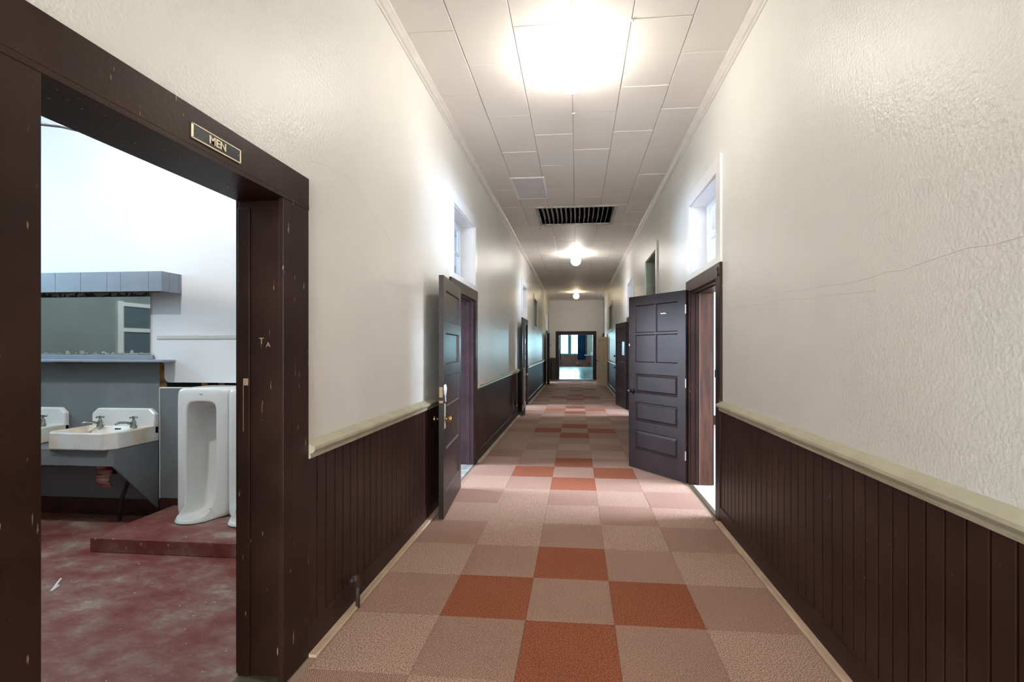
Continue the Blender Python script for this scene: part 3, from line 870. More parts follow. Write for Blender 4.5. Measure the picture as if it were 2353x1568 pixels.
def niche(n, side, y0, y1, label):
    x = XL if side == 'L' else XR
    s = 1 if side == 'L' else -1
    e = tag(empty('window_%d' % n, (x, (y0 + y1) / 2, NZ0)), label, 'window', kind='structure')
    xf = x + s * 0.022; cw = 0.12
    for a, b in ((y0 - cw, y0), (y1, y1 + cw)):
        bx(x, xf, a, b, NZ0 - cw, NZ1 + cw).build('casing', M_wall, e, bevel=0.003)
        ye = a if a < y0 else b
        # paint-worn outer edge of the casing
        if a < y0: bx(x, xf + s * 0.001, a - 0.004, a, NZ0 - cw, NZ1 + cw).build('casing_edge', M_greyframe, e)
    bx(x, xf, y0, y1, NZ1, NZ1 + cw).build('head_casing', M_wall, e, bevel=0.003)
    bx(x, xf, y0, y1, NZ0 - cw, NZ0).build('sill', M_wall, e, bevel=0.003)
    xb = x - s * 0.17
    bx(xb, x, y0, y0 + 0.012, NZ0, NZ1).build('jamb', M_niche, e)
    bx(xb, x, y1 - 0.012, y1, NZ0, NZ1).build('jamb', M_niche, e)
    bx(xb, x, y0, y1, NZ1 - 0.012, NZ1).build('head_jamb', M_niche, e)
    bx(xb, x, y0, y1, NZ0, NZ0 + 0.012).build('stool', M_niche, e)
    zm = (NZ0 + NZ1) / 2
    bx(xb, xb - s * 0.02, y0, y1, NZ0, zm - 0.003).build('infill_panel', M_niche, e)
    bx(xb - s * 0.004, xb - s * 0.02, y0, y1, zm + 0.003, NZ1).build('infill_panel', M_niche, e)
niche(6, 'L', *nicheL[0], 'blocked-up high opening on the left wall between two doors')
niche(7, 'R', *nicheR[0], 'blocked-up high opening above the right open door')
niche(8, 'R', *nicheR[1], 'blocked-up high opening far along the right wall')

# ------------------------------------------------------------------ side rooms (shells with daylight windows)
wn = 8
def room(tagname, x0, x1, ya, yb, outer, win, mw, mf, label):
    """outer: x of outer wall face; win: (y0,y1,z0,z1)"""
    global wn
    s = 1 if x1 > x0 else -1
    lo, hi = min(x0, x1), max(x0, x1)
    tag(bx(lo, hi, ya, yb, -0.1, 0.0).build('floor_' + tagname, mf), 'floor of the %s' % label, 'floor', kind='structure')
    tag(bx(lo, hi, ya, yb, ZC, ZC + 0.1).build('ceiling_' + tagname, M_roomwall), 'ceiling of the %s' % label, 'ceiling', kind='structure')
    tag(bx(lo, hi, ya - 0.06, ya, 0, ZC).build('wall_near_' + tagname, mw), 'near side wall of the %s' % label, 'wall', kind='structure')
    tag(bx(lo, hi, yb, yb + 0.06, 0, ZC).build('wall_far_' + tagname, mw), 'far side wall of the %s' % label, 'wall', kind='structure')
    mb = wall_boxes(MB(), x1, x1 + s * 0.2, ya, yb, 0, ZC, [win])
    tag(mb.build('wall_outer_' + tagname, mw), 'window wall of the %s' % label, 'wall', kind='structure')
    wn += 1
    e = tag(empty('window_%d' % wn, (x1, (win[0] + win[1]) / 2, win[2])), 'white multi-pane window in the %s' % label, 'window', kind='structure')
    xa, xb = x1 + s * 0.06, x1 + s * 0.10
    for a, b in ((win[0], win[0] + 0.06), (win[1] - 0.06, win[1]), ((win[0] + win[1]) / 2 - 0.025, (win[0] + win[1]) / 2 + 0.025)):
        bx(xa, xb, a, b, win[2], win[3]).build('stile', M_white, e)
    for z in (win[2], (win[2] + win[3]) / 2 - 0.03, win[3] - 0.06):
        bx(xa, xb, win[0], win[1], z, z + 0.06).build('rail', M_white, e)
XRI, XLI = XR + TH, XL - TH
room('room_five', XRI, 6.3, 3.0, 9.6, 1, (3.5, 6.2, 0.9, 3.0), M_roomwall, M_roomcarpet, 'room behind the right door numbered 5')
room('room_right', XRI, 6.3, 9.7, 16.0, 1, (10.3, 12.1, 0.9, 3.0), M_roomwall, M_roomcarpet, 'room behind the second right door')
room('room_closet', XRI, 6.3, 16.1, 21.0, 1, (19.0, 20.8, 0.9, 3.0), M_roomwall, M_roomcarpet, 'room behind the cream door')
room('room_left', XLI, -6.3, 4.15, 9.8, 1, (4.6, 6.4, 0.9, 3.0), M_roomwall, M_tilefloor, 'room behind the near left door')
room('room_left_second', XLI, -6.3, 9.9, 16.0, 1, (11.05, 12.85, 0.9, 3.0), M_roomwall, M_roomcarpet, 'room behind the second left door')
room('room_left_far', XLI, -6.3, 16.1, 22.8, 1, (19.9, 21.7, 0.9, 3.0), M_roomwall, M_roomcarpet, 'room behind the farthest left door')
# plum painted lobby wall seen through the near left door
tag(bx(-1.62, -3.2, 6.20, 6.26, 0, 2.6).build('wall_lobby', M_lilac), 'plum painted partition just inside the near left door', 'wall', kind='structure')

# ------------------------------------------------------------------ restroom
RX0, RX1, RY0, RY1 = -6.0, XLI, 0.2, 3.92
tag(bx(RX0, RX1, RY0, RY1, -0.1, 0.0).build('floor_restroom', M_redfloor), 'scuffed red painted concrete floor of the restroom', 'floor', kind='structure')
tag(bx(RX0, RX1, RY0, RY1 + 0.1, ZC, ZC + 0.1).build('ceiling_restroom', M_wcgrey), 'grey-green ceiling of the restroom', 'ceiling', kind='structure')
tag(bx(RX0, RX1, RY0 - 0.1, RY0, 0, ZC).build('wall_restroom_front', M_wcgrey), 'grey-green front wall of the restroom', 'wall', kind='structure')
mb = wall_boxes(MB(), RX0 - 0.2, RX0, RY0 - 0.1, RY1 + 0.1, 0, ZC, [(2.0, 3.5, 2.2, 3.3)])
tag(mb.build('wall_restroom_side', M_wcgrey), 'grey-green outer wall of the restroom', 'wall', kind='structure')
e = tag(empty('window_20', (RX0 - 0.1, 2.75, 2.2)), 'high white window in the restroom outer wall', 'window', kind='structure')
for a, b in ((2.0, 2.06), (3.44, 3.5), (2.72, 2.78)): bx(RX0 - 0.12, RX0 - 0.08, a, b, 2.2, 3.3).build('stile', M_white, e)
for z in (2.2, 2.72, 3.24): bx(RX0 - 0.12, RX0 - 0.08, 2.0, 3.5, z, z + 0.06).build('rail', M_white, e)
# back wall: white plaster above, broken strip above the urinals, grey paint below
wrb = tag(bx(RX0, RX1, RY1 + 0.02, RY1 + 0.22, 0, ZC).build('wall_restroom_back', M_rwhite, origin=(-3.5, RY1, 0)),
          'white and grey restroom wall behind the basins and urinals', 'wall', kind='structure')
wrb['_o'] = (-3.5, RY1, 0)
bx(RX0, RX1, RY1, RY1 + 0.02, 1.60, ZC).build('plaster', M_rwhite, wrb)
def xz(poly, y0, y1): return MB().prism(poly, y0, y1, lambda u, v, a: (u, a, v))
# white board with a rounded lower corner
arc = [(-3.66 + 0.06 * (1 - math.cos(t_)), 1.195 + 0.06 * (1 - math.sin(t_))) for t_ in [R(k * 15) for k in range(0, 7)]]
poly = [(RX1, 1.195)] + [(-3.66 + 0.05 * (1 - math.sin(R(k * 15))), 1.195 + 0.05 * (1 - math.cos(R(k * 15)))) for k in range(0, 7)] + [(-3.66, 1.36), (-3.73, 1.40), (-3.73, 1.58), (RX1, 1.58)]
xz(poly, RY1 - 0.012, RY1 + 0.012).build('plaster_board', M_rwhite, wrb)
bx(-3.73, RX1, RY1 - 0.02, RY1 + 0.01, 1.58, 1.615).build('chair_rail', mat('restroom_rail_paint', (0.52, 0.51, 0.48), 0.5), wrb, bevel=0.004)
bx(RX0, -3.73, RY1, RY1 + 0.02, 1.37, 1.60).build('plaster', M_rwhite, wrb)
bx(RX0, -3.715, RY1 - 0.004, RY1 + 0.02, 0.14, 1.37).build('grey_panel', M_grey, wrb)
bx(-3.712, RX1, RY1, RY1 + 0.02, 0.10, 1.148).build('grey_panel', M_grey, wrb)
bx(-3.712, RX1, RY1 - 0.002, RY1 + 0.018, 1.142, 1.152).build('broken_plaster_edge', M_spackle, wrb)
bx(-3.716, -3.7125, RY1 - 0.006, RY1 + 0.01, 0.16, 1.15).build('broken_plaster_edge', M_spackle, wrb)
bx(-3.715, -3.66, RY1 + 0.004, RY1 + 0.0195, 1.15, 1.37).build('bare_lath', M_lath, wrb)
bx(-3.66, RX1, RY1 + 0.016, RY1 + 0.0198, 1.152, 1.195).build('dark_gap', M_dark, wrb)
for xx in (-3.32, -3.16):
    bx(xx, xx + 0.05, RY1 + 0.008, RY1 + 0.016, 1.152, 1.195).build('bare_lath', M_lath, wrb)
bx(RX0, -3.715, RY1 - 0.016, RY1 + 0.0, 0, 0.145).build('baseboard', M_redbase, wrb, bevel=0.003)
bx(-3.715, RX1, RY1 - 0.006, RY1 + 0.0, 0, 0.16).build('baseboard', M_redbase, wrb)
# urinal platform
tag(bx(-3.565, RX1, 3.172, 3.905, 0.0, 0.105).build('urinal_platform', M_redfloor, bevel=0.006), 'low red painted concrete step under the urinals', 'platform')

# valance over the mirror: tile-faced box, open below
VXE, VYF = -3.505, 3.715
va = empty('mirror_valance', (-4.7, 3.8, 1.985))
tag(va, 'blue-grey tiled valance box above the restroom mirror', 'valance')
xt = [VXE, -3.625, -3.885, -4.012, -4.262, -4.505, -4.692, -4.95, -5.2, -5.46, -5.7]
bx(-5.7, VXE - 0.006, VYF + 0.012, RY1 - 0.001, 2.140, 2.152).build('top_board', M_val, va)
for a, b in zip(xt[1:], xt):
    bx(a + 0.0012, b - 0.0012, VYF, VYF + 0.012, 1.985, 2.155).build('face_tile', M_val, va, bevel=0.0015)
ysd = [VYF, 3.795, 3.888, RY1 - 0.001]
for a, b in zip(ysd, ysd[1:]):
    bx(VXE - 0.012, VXE, a + 0.0012, b - 0.0012, 1.985, 2.155).build('end_tile', M_val, va, bevel=0.0015)
# mirror and its pale side strip
mi = tag(bx(-5.6, -3.80, RY1 - 0.008, RY1 - 0.001, 1.445, 2.0).build('mirror', M_mirror), 'long tarnished mirror under the valance in the restroom', 'mirror')
bx(-5.6, -3.72, RY1 - 0.012, RY1, 2.0, 2.02).build('mirror_top_cleat', M_lath, wrb)
# shelf
sh = empty('mirror_shelf', (-4.6, 3.84, 1.375))
tag(sh, 'thin grey shelf running below the restroom mirror', 'shelf')
bx(-5.6, -3.553, 3.768, RY1 - 0.001, 1.378, 1.398).build('board', M_val, sh, bevel=0.004)
bx(-5.6, -3.76, RY1 - 0.028, RY1 - 0.009, 1.398, 1.44).build('back_lip', M_val, sh, bevel=0.003)
bx(-4.62, -4.45, 3.80, 3.90, 1.366, 1.378).build('cleat', M_lath, sh)

# ---- basins
def sink(xc, label):
    e = tag(empty('wall_basin', (xc, RY1, 0.675)), label, 'basin', 'white porcelain wall basins')
    w = 0.305; d = 0.45; c = 0.065
    zt, zb = 0.815, 0.675
    def pl(x, y, z): return (xc + x, RY1 - 0.006 - y, z)
    outer = [(-w, 0), (-w, d - c), (-w + c, d), (w - c, d), (w, d - c), (w, 0)]
    rim = [(-w + .035, .10), (-w + .035, d - c - .005), (-w + c + .012, d - .035), (w - c - .012, d - .035), (w - .035, d - c - .005), (w - .035, .10)]
    bot = [(-w + .10, .16), (-w + .10, d - c - .05), (-w + c + .06, d - .09), (w - c - .06, d - .09), (w - .10, d - c - .05), (w - .10, .16)]
    v = [pl(x, y, zb) for x, y in outer] + [pl(x, y, zt) for x, y in outer] + [pl(x, y, zt) for x, y in rim] + [pl(x, y, zb + 0.025) for x, y in bot]
    f = [tuple(range(6))]
    for r0 in (0, 6, 12):
        f += [(r0 + i, r0 + (i + 1) % 6, r0 + 6 + (i + 1) % 6, r0 + 6 + i) for i in range(6)]
    f.append(tuple(range(18, 24)))
    MB().add(v, f).build('bowl', M_porcst, e, smooth=False, bevel=0.012, seg=3)
    bs = [(-w, zb + .06), (-w, .915), (-w + .055, .965), (w - .055, .965), (w, .915), (w, zb + .06)]
    MB().prism(bs, RY1 - 0.006, RY1 - 0.055, lambda u, v_, a: (xc + u, a, v_)).build('backsplash', M_porc, e, bevel=0.012, seg=3)
    for sx, hx in ((-0.155, -1), (0.165, 1)):
        x0 = xc + sx; y0 = RY1 - 0.115
        fb = MB().lathe([(0.026, zt - .01), (0.026, zt + .006), (0.017, zt + .016), (0.020, zt + .034), (0.014, zt + .05), (0.008, zt + .062), (0.008, zt + .078)], 14, (x0, y0, 0))
        fb = fb.build('faucet', M_chrome, e, smooth=True); fb['_o'] = e['_o']
        MB().tube([(x0, y0, zt + .022), (x0 - .03, y0 - .045, zt + .040), (x0 - .055, y0 - .085, zt + .044), (x0 - .065, y0 - .105, zt + .030)], [.012, .011, .010, .009], 10).build('spout', M_chrome, fb, smooth=True)
        hd = MB().tube([(x0 - .036, y0, zt + .078), (x0 + .036, y0, zt + .078)], 0.006, 8).tube([(x0, y0 - .036, zt + .078), (x0, y0 + .036, zt + .078)], 0.006, 8)
        hd.tube([(x0, y0, zt + .07), (x0, y0, zt + .090)], 0.011, 10)
        hd.build('cross_handle', M_chrome, fb)
    for k in range(3):
        MB().tube([(xc + 0.0 + k * .02, RY1 - .105, .795), (xc + 0.0 + k * .02, RY1 - .125, .793)], 0.006, 8).build('overflow_hole', M_dark, e)
    return e
sink(-4.02, 'white porcelain basin nearest the urinals')
sink(-4.90, 'white porcelain basin half hidden behind the door casing')
# grey plywood apron carrying the basins
ap = tag(empty('basin_apron', (-4.6, 3.7, 0.1)), 'grey painted plywood apron boxing in the basins', 'apron')
bx(-5.4, -3.735, 3.495, 3.512, 0.545, 0.674).build('front_panel', M_grey, ap)
MB().prism([(3.495, 0.674), (3.495, 0.545), (3.895, 0.085), (3.903, 0.085), (3.903, 0.674)], -3.735, -3.717, lambda u, v, a: (a, u, v)).build('side_panel', M_grey, ap)
bx(-5.4, -3.735, 3.512, 3.903, 0.655, 0.674).build('top_panel', M_grey, ap)
# pipes below
tp = MB().tube([(-4.02, 3.72, 0.652), (-4.02, 3.72, 0.50), (-4.02, 3.74, 0.44), (-4.02, 3.79, 0.42), (-4.02, 3.84, 0.45), (-4.02, 3.905, 0.48)], 0.022, 10)
tag(tp.build('drain_trap', M_pipe, smooth=True), 'rusty drain trap hanging below the nearer basin', 'pipe')
tag(MB().tube([(-3.86, 3.80, 0.645), (-3.87, 3.79, 0.40), (-3.93, 3.77, 0.20), (-3.955, 3.77, -0.005)], 0.016, 10).build('supply_pipe', M_pipe, smooth=True),
    'dark supply pipe running from the basin to the floor', 'pipe')
rg = MB()
N_ = 8
for i in range(N_ + 1):
    t_ = i / N_
    xw = 0.045 + 0.012 * math.sin(t_ * 5)
    z = 0.52 - 0.20 * t_
    x_ = -4.0 + 0.05 * t_
    y_ = 3.64 + 0.02 * math.sin(t_ * 7)
    rg.v += [(x_ - xw, y_, z), (x_ + xw, y_ + 0.02, z), (x_ + xw, y_ + 0.035, z), (x_ - xw, y_ + 0.015, z)]
for i in range(N_):
    o_ = i * 4
    rg.f += [(o_ + k, o_ + (k + 1) % 4, o_ + 4 + (k + 1) % 4, o_ + 4 + k) for k in range(4)]
rg.f += [(0, 1, 2, 3), (N_ * 4, N_ * 4 + 1, N_ * 4 + 2, N_ * 4 + 3)]
tag(rg.build('striped_rag', M_rag, smooth=True), 'red and cream striped rag hung on the pipe under the basin', 'rag')

# ---- urinals
def urinal(xc, yb, zb, label, mark=True):
    d = 0.265
    K = [((0, d + .185, .040), (0, d + .205, 0), (0, 0.0, 0), (0, .14, .006)),
         ((-.055, d + .172, .040), (-.062, d + .195, 0), (-.08, 0, 0), (-.03, .14, .006)),
         ((-.105, d + .135, .042), (-.122, d + .150, 0), (-.15, 0, 0), (-.06, .13, .008)),
         ((-.122, d + .085, .052), (-.142, d + .092, 0), (-.20, 0, 0), (-.085, .115, .015)),
         ((-.120, d + .045, .085), (-.158, d + .016, 0), (-.225, 0, 0), (-.095, .10, .04)),
         ((-.122, d + .018, .14), (-.228, d - .003, 0), (-.23, 0, 0), (-.10, .085, .10)),
         ((-.128, d + .004, .23), (-.23, d - .006, .12), (-.23, 0, .12), (-.105, .08, .2)),
         ((-.132, d, .35), (-.23, d - .006, .35), (-.23, 0, .35), (-.11, .07, .35)),
         ((-.132, d, .60), (-.23, d - .006, .60), (-.23, 0, .60), (-.11, .065, .6)),
         ((-.132, d, .85), (-.23, d - .006, .85), (-.23, 0, .85), (-.11, .06, .82)),
         ((-.130, d, .905), (-.23, d - .006, 1.0), (-.23, 0, 1.0), (-.105, .06, .865)),
         ((-.115, d, .94), (-.225, d - .006, 1.05), (-.225, 0, 1.05), (-.09, .06, .885)),
         ((-.08, d, .955), (-.20, d - .006, 1.068), (-.20, 0, 1.068), (-.06, .06, .89)),
         ((0, d, .957), (0, d - .006, 1.07), (0, 0, 1.07), (0, .06, .892))]
    full = K + [tuple((-p[0], p[1], p[2]) for p in k) for k in K[-2:0:-1]]
    n = len(full)
    rings = []
    for k in full:
        rim, of, r0, sp = [Vector(p) for p in k]
        ln = []
        ln.append(r0)
        ln.append(r0.lerp(of, 0.93))
        ln.append(of.lerp(rim, 0.10))
        ln.append(of.lerp(rim, 0.82))
        ln.append(rim)
        ln.append(rim.lerp(Vector((sp.x, rim.y, sp.z)), 0.12) + Vector((0, -0.012, 0)))
        lo = rim.z < 0.1
        ctrl = Vector((rim.x * 1.02, (rim.y * 0.75 + sp.y * 0.25) if lo else sp.y * 0.9 + 0.03, sp.z if lo else rim.z * 0.6 + sp.z * 0.4))
        for t in (0.3, 0.6, 0.85, 1.0):
            a = rim + Vector((0, -0.012, 0))
            ln.append((1 - t) ** 2 * a + 2 * t * (1 - t) * ctrl + t * t * sp)
        ln.append(Vector((sp.x * 0.45, sp.y - 0.012, sp.z)))
        ln.append(Vector((0, sp.y - 0.016, sp.z)))
        rings.append(ln)
    m_ = len(rings[0])
    mb = MB()
    vs = [p for r_ in rings for p in r_]
    fs = []
    for i in range(n):
        j = (i + 1) % n
        for k in range(m_ - 1):
            fs.append((i * m_ + k, i * m_ + k + 1, j * m_ + k + 1, j * m_ + k))
    mb.add([(xc - p.x, yb - p.y, zb + p.z) for p in vs], fs)
    e = tag(empty('stall_urinal', (xc, yb, zb)), label, 'urinal', 'white porcelain stall urinals')
    mb.build('bowl', M_porc, e, smooth=True, subsurf=2)
    MB().tube([(xc, yb - .13, zb + .021), (xc, yb - .13, zb + .026)], 0.03, 14).build('drain_grate', mat('urinal_rust', (0.35, 0.2, 0.1), 0.5), e)
    bx(xc - .06, xc + .06, yb - .085, yb - .07, zb + .868, zb + .884).build('flush_spreader', M_porc, e, bevel=0.006)
    mk = MB().tube([(xc + .013, yb - d - .001, zb + 1.018), (xc + .007, yb - d - .0012, zb + 1.013), (xc - .007, yb - d - .0012, zb + 1.013), (xc - .013, yb - d - .001, zb + 1.018)], 0.0018, 6)
    mk.build('maker_mark', M_black, e)
    return e
urinal(-3.09, 3.915, 0.105, 'white stall urinal next to the basins')
urinal(-2.62, 3.895, 0.108, 'white stall urinal partly hidden by the right door jamb')

# second floor litter / cable / cabinet-door seen in the mirror
tag(MB().tube([(-5.99, 2.75, 3.05), (-5.2, 2.73, 3.03), (-4.4, 2.71, 3.0), (-3.85, 2.7, 2.968), (-3.478, 2.7, 2.934), (-3.234, 2.7, 2.90), (-3.083, 2.7, 2.862), (-2.904, 2.7, 2.798), (-2.668, 2.7, 2.70), (-2.2, 2.7, 2.50), (-1.545, 2.7, 2.30)], 0.012, 8).build('hanging_cable', M_rubber, smooth=True),
    'dark cable sagging below the restroom ceiling', 'cable')
ck = tag(empty('stall_door', (RX0, 1.6, 0)), 'white framed door with dark panes on the restroom side wall', 'door')
for a, b in ((1.02, 1.10), (1.58, 1.66), (2.08, 2.16)):
    bx(RX0, RX0 + 0.04, a, b, 0, 2.12).build('stile', M_white, ck)
for z in (0.1, 0.7, 1.05, 1.38, 1.72, 2.06):
    bx(RX0, RX0 + 0.038, 1.10, 2.08, z, z + 0.05).build('rail', M_white, ck)
M_dpane = mat('dark_pane', (0.10, 0.14, 0.16), 0.2, 0.5)
for a, b in ((1.10, 1.58), (1.66, 2.08)):
    for z0, z1 in ((0.15, 0.7), (0.75, 1.05), (1.10, 1.38), (1.43, 1.72), (1.77, 2.06)):
        bx(RX0 + 0.004, RX0 + 0.012, a, b, z0, z1).build('pane', M_dpane, ck)
tag(MB().box(-2.66, -2.53, 2.50, 2.512, 0.0, 0.003).box(-2.60, -2.588, 2.475, 2.54, 0.0, 0.003).build('litter_stick', M_paper) if False else
    MB().tube([(-3.33, 2.78, 0.004), (-3.24, 2.66, 0.004)], 0.006, 6).tube([(-3.25, 2.70, 0.004), (-3.22, 2.63, 0.005)], 0.007, 6).build('white_litter', M_paper),
    'white twig of litter on the red restroom floor', 'litter')

# ------------------------------------------------------------------ lamps
def lamp(x, y, zc, m, label, drop=0.0, group='opal globe ceiling lamps', k=1.0):
    e = tag(empty('ceiling_lamp', (x, y, zc)), label, 'ceiling lamp', group)
    MB().lathe([(0.072, zc), (0.074, zc - .012), (0.068, zc - .022), (0.056, zc - .034), (0.050, zc - .050), (0.046, zc - .056)], 28, (x, y, 0)).build('canopy', M_white, e, smooth=True, bevel=0.002)
    if drop: MB().tube([(x, y, zc - .05), (x, y, zc - .05 - drop)], 0.012, 10).build('stem', M_brass, e)
    z = zc - drop
    g = [(0.044, z - .050), (0.047, z - .066), (0.075, z - .082), (0.104, z - .110), (0.120, z - .150), (0.122, z - .185), (0.112, z - .225), (0.086, z - .262), (0.050, z - .284), (0.015, z - .293)]
    if k != 1.0: g = [(a_ * k, z - .05 + (b_ - z + .05) * k) for a_, b_ in g]
    MB().lathe(g, 32, (x, y, 0)).build('globe', m, e, smooth=True)
    return e
lamp(-0.045, 3.80, ZC, M_globe, 'nearest glowing opal globe lamp on the hall ceiling')
lamp(-0.02, 11.80, ZC, M_globe, 'middle opal globe lamp past the ceiling vent')
lamp(-0.02, 19.80, ZC, M_globe_far, 'farthest opal globe lamp with warm light by the end wall')
lamp(-0.04, -3.6, ZC, M_globe, 'opal globe lamp on the ceiling behind the viewer')
lamp(-3.45, 2.35, ZC, M_globe_wc, 'small bulb hanging from the restroom ceiling', drop=0.50, k=0.34)

# ------------------------------------------------------------------ ceiling vent and patch
vt = tag(empty('return_air_vent', (0, 8.42, ZC)), 'large louvred return-air grille in the hall ceiling', 'vent')
fw = 0.05
for a in ((VX0 - 0.03, VX1 + 0.03, VY0 - 0.03, VY0 + 0.02), (VX0 - 0.03, VX1 + 0.03, VY1 - 0.02, VY1 + 0.03), (VX0 - 0.03, VX0 + 0.02, VY0 + 0.02, VY1 - 0.02), (VX1 - 0.02, VX1 + 0.03, VY0 + 0.02, VY1 - 0.02)):
    bx(a[0], a[1], a[2], a[3], ZC - 0.016, ZC + 0.012).build('frame', M_louver, vt, bevel=0.003)
mb = MB()
mb.box(VX0, VX1, VY0, VY1, ZC + 0.45, ZC + 0.46).box(VX0 - 0.01, VX0, VY0, VY1, ZC + .012, ZC + .46).box(VX1, VX1 + 0.01, VY0, VY1, ZC + .012, ZC + .46)
mb.box(VX0, VX1, VY0 - .01, VY0, ZC + .012, ZC + .46).box(VX0, VX1, VY1, VY1 + .01, ZC + .012, ZC + .46)
mb.build('duct', M_dark, vt)
NL = 16
for k in range(NL):
    x = VX0 + 0.02 + (k + 0.6) * (VX1 - VX0 - 0.04) / NL
    rows = 6
    v = []; f = []
    tl = 0.022 + 0.0 * k
    for i in range(rows + 1):
        y = VY0 + 0.02 + (VY1 - VY0 - 0.04) * i / rows
        bow = 0.006 * math.sin(PI * i / rows) * (1 if k % 3 else 2)
        for (dx, dz) in ((0, 0.0), (tl, 0.045), (tl + .003, 0.045), (.004, 0.0)):
            v.append((x + dx + bow, y, ZC + 0.0 + dz - 0.004))
    for i in range(rows):
        o_ = i * 4
        f += [(o_ + q, o_ + (q + 1) % 4, o_ + 4 + (q + 1) % 4, o_ + 4 + q) for q in range(4)]
    f += [(0, 1, 2, 3), (rows * 4, rows * 4 + 1, rows * 4 + 2, rows * 4 + 3)]
    MB().add(v, f).build('louver', M_louver, vt)
bl = MB()
sp_ = [(-0.62, 8.93, ZC + .01), (-0.63, 8.90, ZC - .03), (-0.67, 8.96, ZC - .065), (-0.72, 9.02, ZC - .075)]
for i, p in enumerate(sp_):
    bl.v += [(p[0], p[1] - .02, p[2]), (p[0], p[1] + .02, p[2]), (p[0], p[1] + .02, p[2] + .004), (p[0], p[1] - .02, p[2] + .004)]
for i in range(len(sp_) - 1):
    o_ = i * 4
    bl.f += [(o_ + q, o_ + (q + 1) % 4, o_ + 4 + (q + 1) % 4, o_ + 4 + q) for q in range(4)]
bl.build('bent_louver', M_louver, vt)
pt = tag(empty('ceiling_patch', (-0.68, 6.9, ZC)), 'square grey patch board spackled onto the hall ceiling', 'patch')
bx(-0.895, -0.455, 6.48, 7.38, ZC - 0.006, ZC - 0.0005).build('board', M_patch, pt)
for a in ((-0.92, -0.44, 6.455, 6.50), (-0.92, -0.445, 7.36, 7.40), (-0.92, -0.885, 6.50, 7.36), (-0.465, -0.435, 6.50, 7.36)):
    bx(a[0], a[1], a[2], a[3], ZC - 0.008, ZC - 0.001).build('spackle_bead', M_spackle, pt, bevel=0.003)

# ------------------------------------------------------------------ sign
sg = tag(empty('restroom_sign', (XL + 0.026, 1.60, 2.19)), 'black plaque reading MEN on the door casing', 'sign')
SX = XL + 0.026
SY0, SY1, SZ0, SZ1 = 1.487, 1.717, 2.212, 2.262
bx(SX, SX + 0.004, SY0, SY1, SZ0, SZ1).build('plate', M_black, sg)
bw = 0.0028
for a in ((SY0 - .001, SY1 + .001, SZ0 - .001, SZ0 + bw), (SY0 - .001, SY1 + .001, SZ1 - bw, SZ1 + .001), (SY0 - .001, SY0 + bw + .001, SZ0, SZ1), (SY1 - bw - .001, SY1 + .001, SZ0, SZ1)):
    bx(SX + 0.0005, SX + 0.0052, *a).build('border', M_gold, sg)
text_obj('lettering', 'MEN', 0.040, 0.0006, M_gold, sg, (0.0052, (SY0 + SY1) / 2 - 1.60 - 0.002, (SZ0 + SZ1) / 2 - 2.19), (R(90), 0, R(90)), 0.0008)
MB().tube([(SX + .004, SY1 - .014, SZ0 + .027), (SX + .0055, SY1 - .014, SZ0 + .027)], 0.003, 8).build('screw', M_chrome, sg)
MB().tube([(SX + .004, SY0 + .012, SZ0 + .027), (SX + .0055, SY0 + .012, SZ0 + .027)], 0.003, 8).build('screw', M_black, sg)

# ------------------------------------------------------------------ small hall things
sp = tag(empty('stub_pipe', (-1.262, 2.64, 0)), 'short capped pipe stub rising through the floor by the left wall', 'pipe')
MB().tube([(-1.262, 2.64, -0.003), (-1.262, 2.64, 0.135)], 0.012, 12).build('riser', M_pipe, sp, smooth=True)
MB().tube([(-1.262, 2.64, 0.125), (-1.262, 2.638, 0.158), (-1.264, 2.622, 0.178), (-1.268, 2.595, 0.184)], [0.017, 0.019, 0.019, 0.016], 12).build('elbow', M_pipe, sp, smooth=True)
MB().tube([(-1.268, 2.597, 0.183), (-1.270, 2.572, 0.180)], 0.011, 10).build('nipple', M_pipe, sp, smooth=True)
wb = tag(empty('wall_bracket', (XL + 0.015, 9.75, 0.25)), 'black cast bracket low on the left beadboard by the second door', 'bracket')
yb_ = 9.62
bx(XL + .015, XL + .03, yb_ - .06, yb_ + .06, 0.26, 0.60).build('backplate', M_black, wb, bevel=0.004)
MB().tube([(XL + .03, yb_, 0.57), (XL + .065, yb_ + .02, 0.45), (XL + .07, yb_ + .03, 0.33)], 0.018, 8).build('arm', M_black, wb, smooth=True)
MB().lathe([(0.018, 0), (0.03, .012), (0.032, .03), (0.02, .05)], 14, (XL + .07, yb_ + .05, 0.32), 'x').build('roller', M_chrome, wb, smooth=True)
# threshold tiles inside the near left door
ft = tag(bx(XL - TH, XL + 0.0, 4.97, 6.0, -0.006, 0.002).build('floor_threshold', M_tilefloor), 'grey stone threshold in the near left doorway', 'floor', kind='structure')
tag(bx(XL - TH, XL, 1.035, 2.06, -0.006, 0.003).build('floor_sill', M_thresh), 'worn dark sill in the MEN doorway', 'floor', kind='structure')
tag(bx(XR, XR + TH, 4.34, 5.36, -0.006, 0.0015).build('floor_sill_right', M_roomcarpet), 'carpeted sill in the right doorway numbered 5', 'floor', kind='structure')

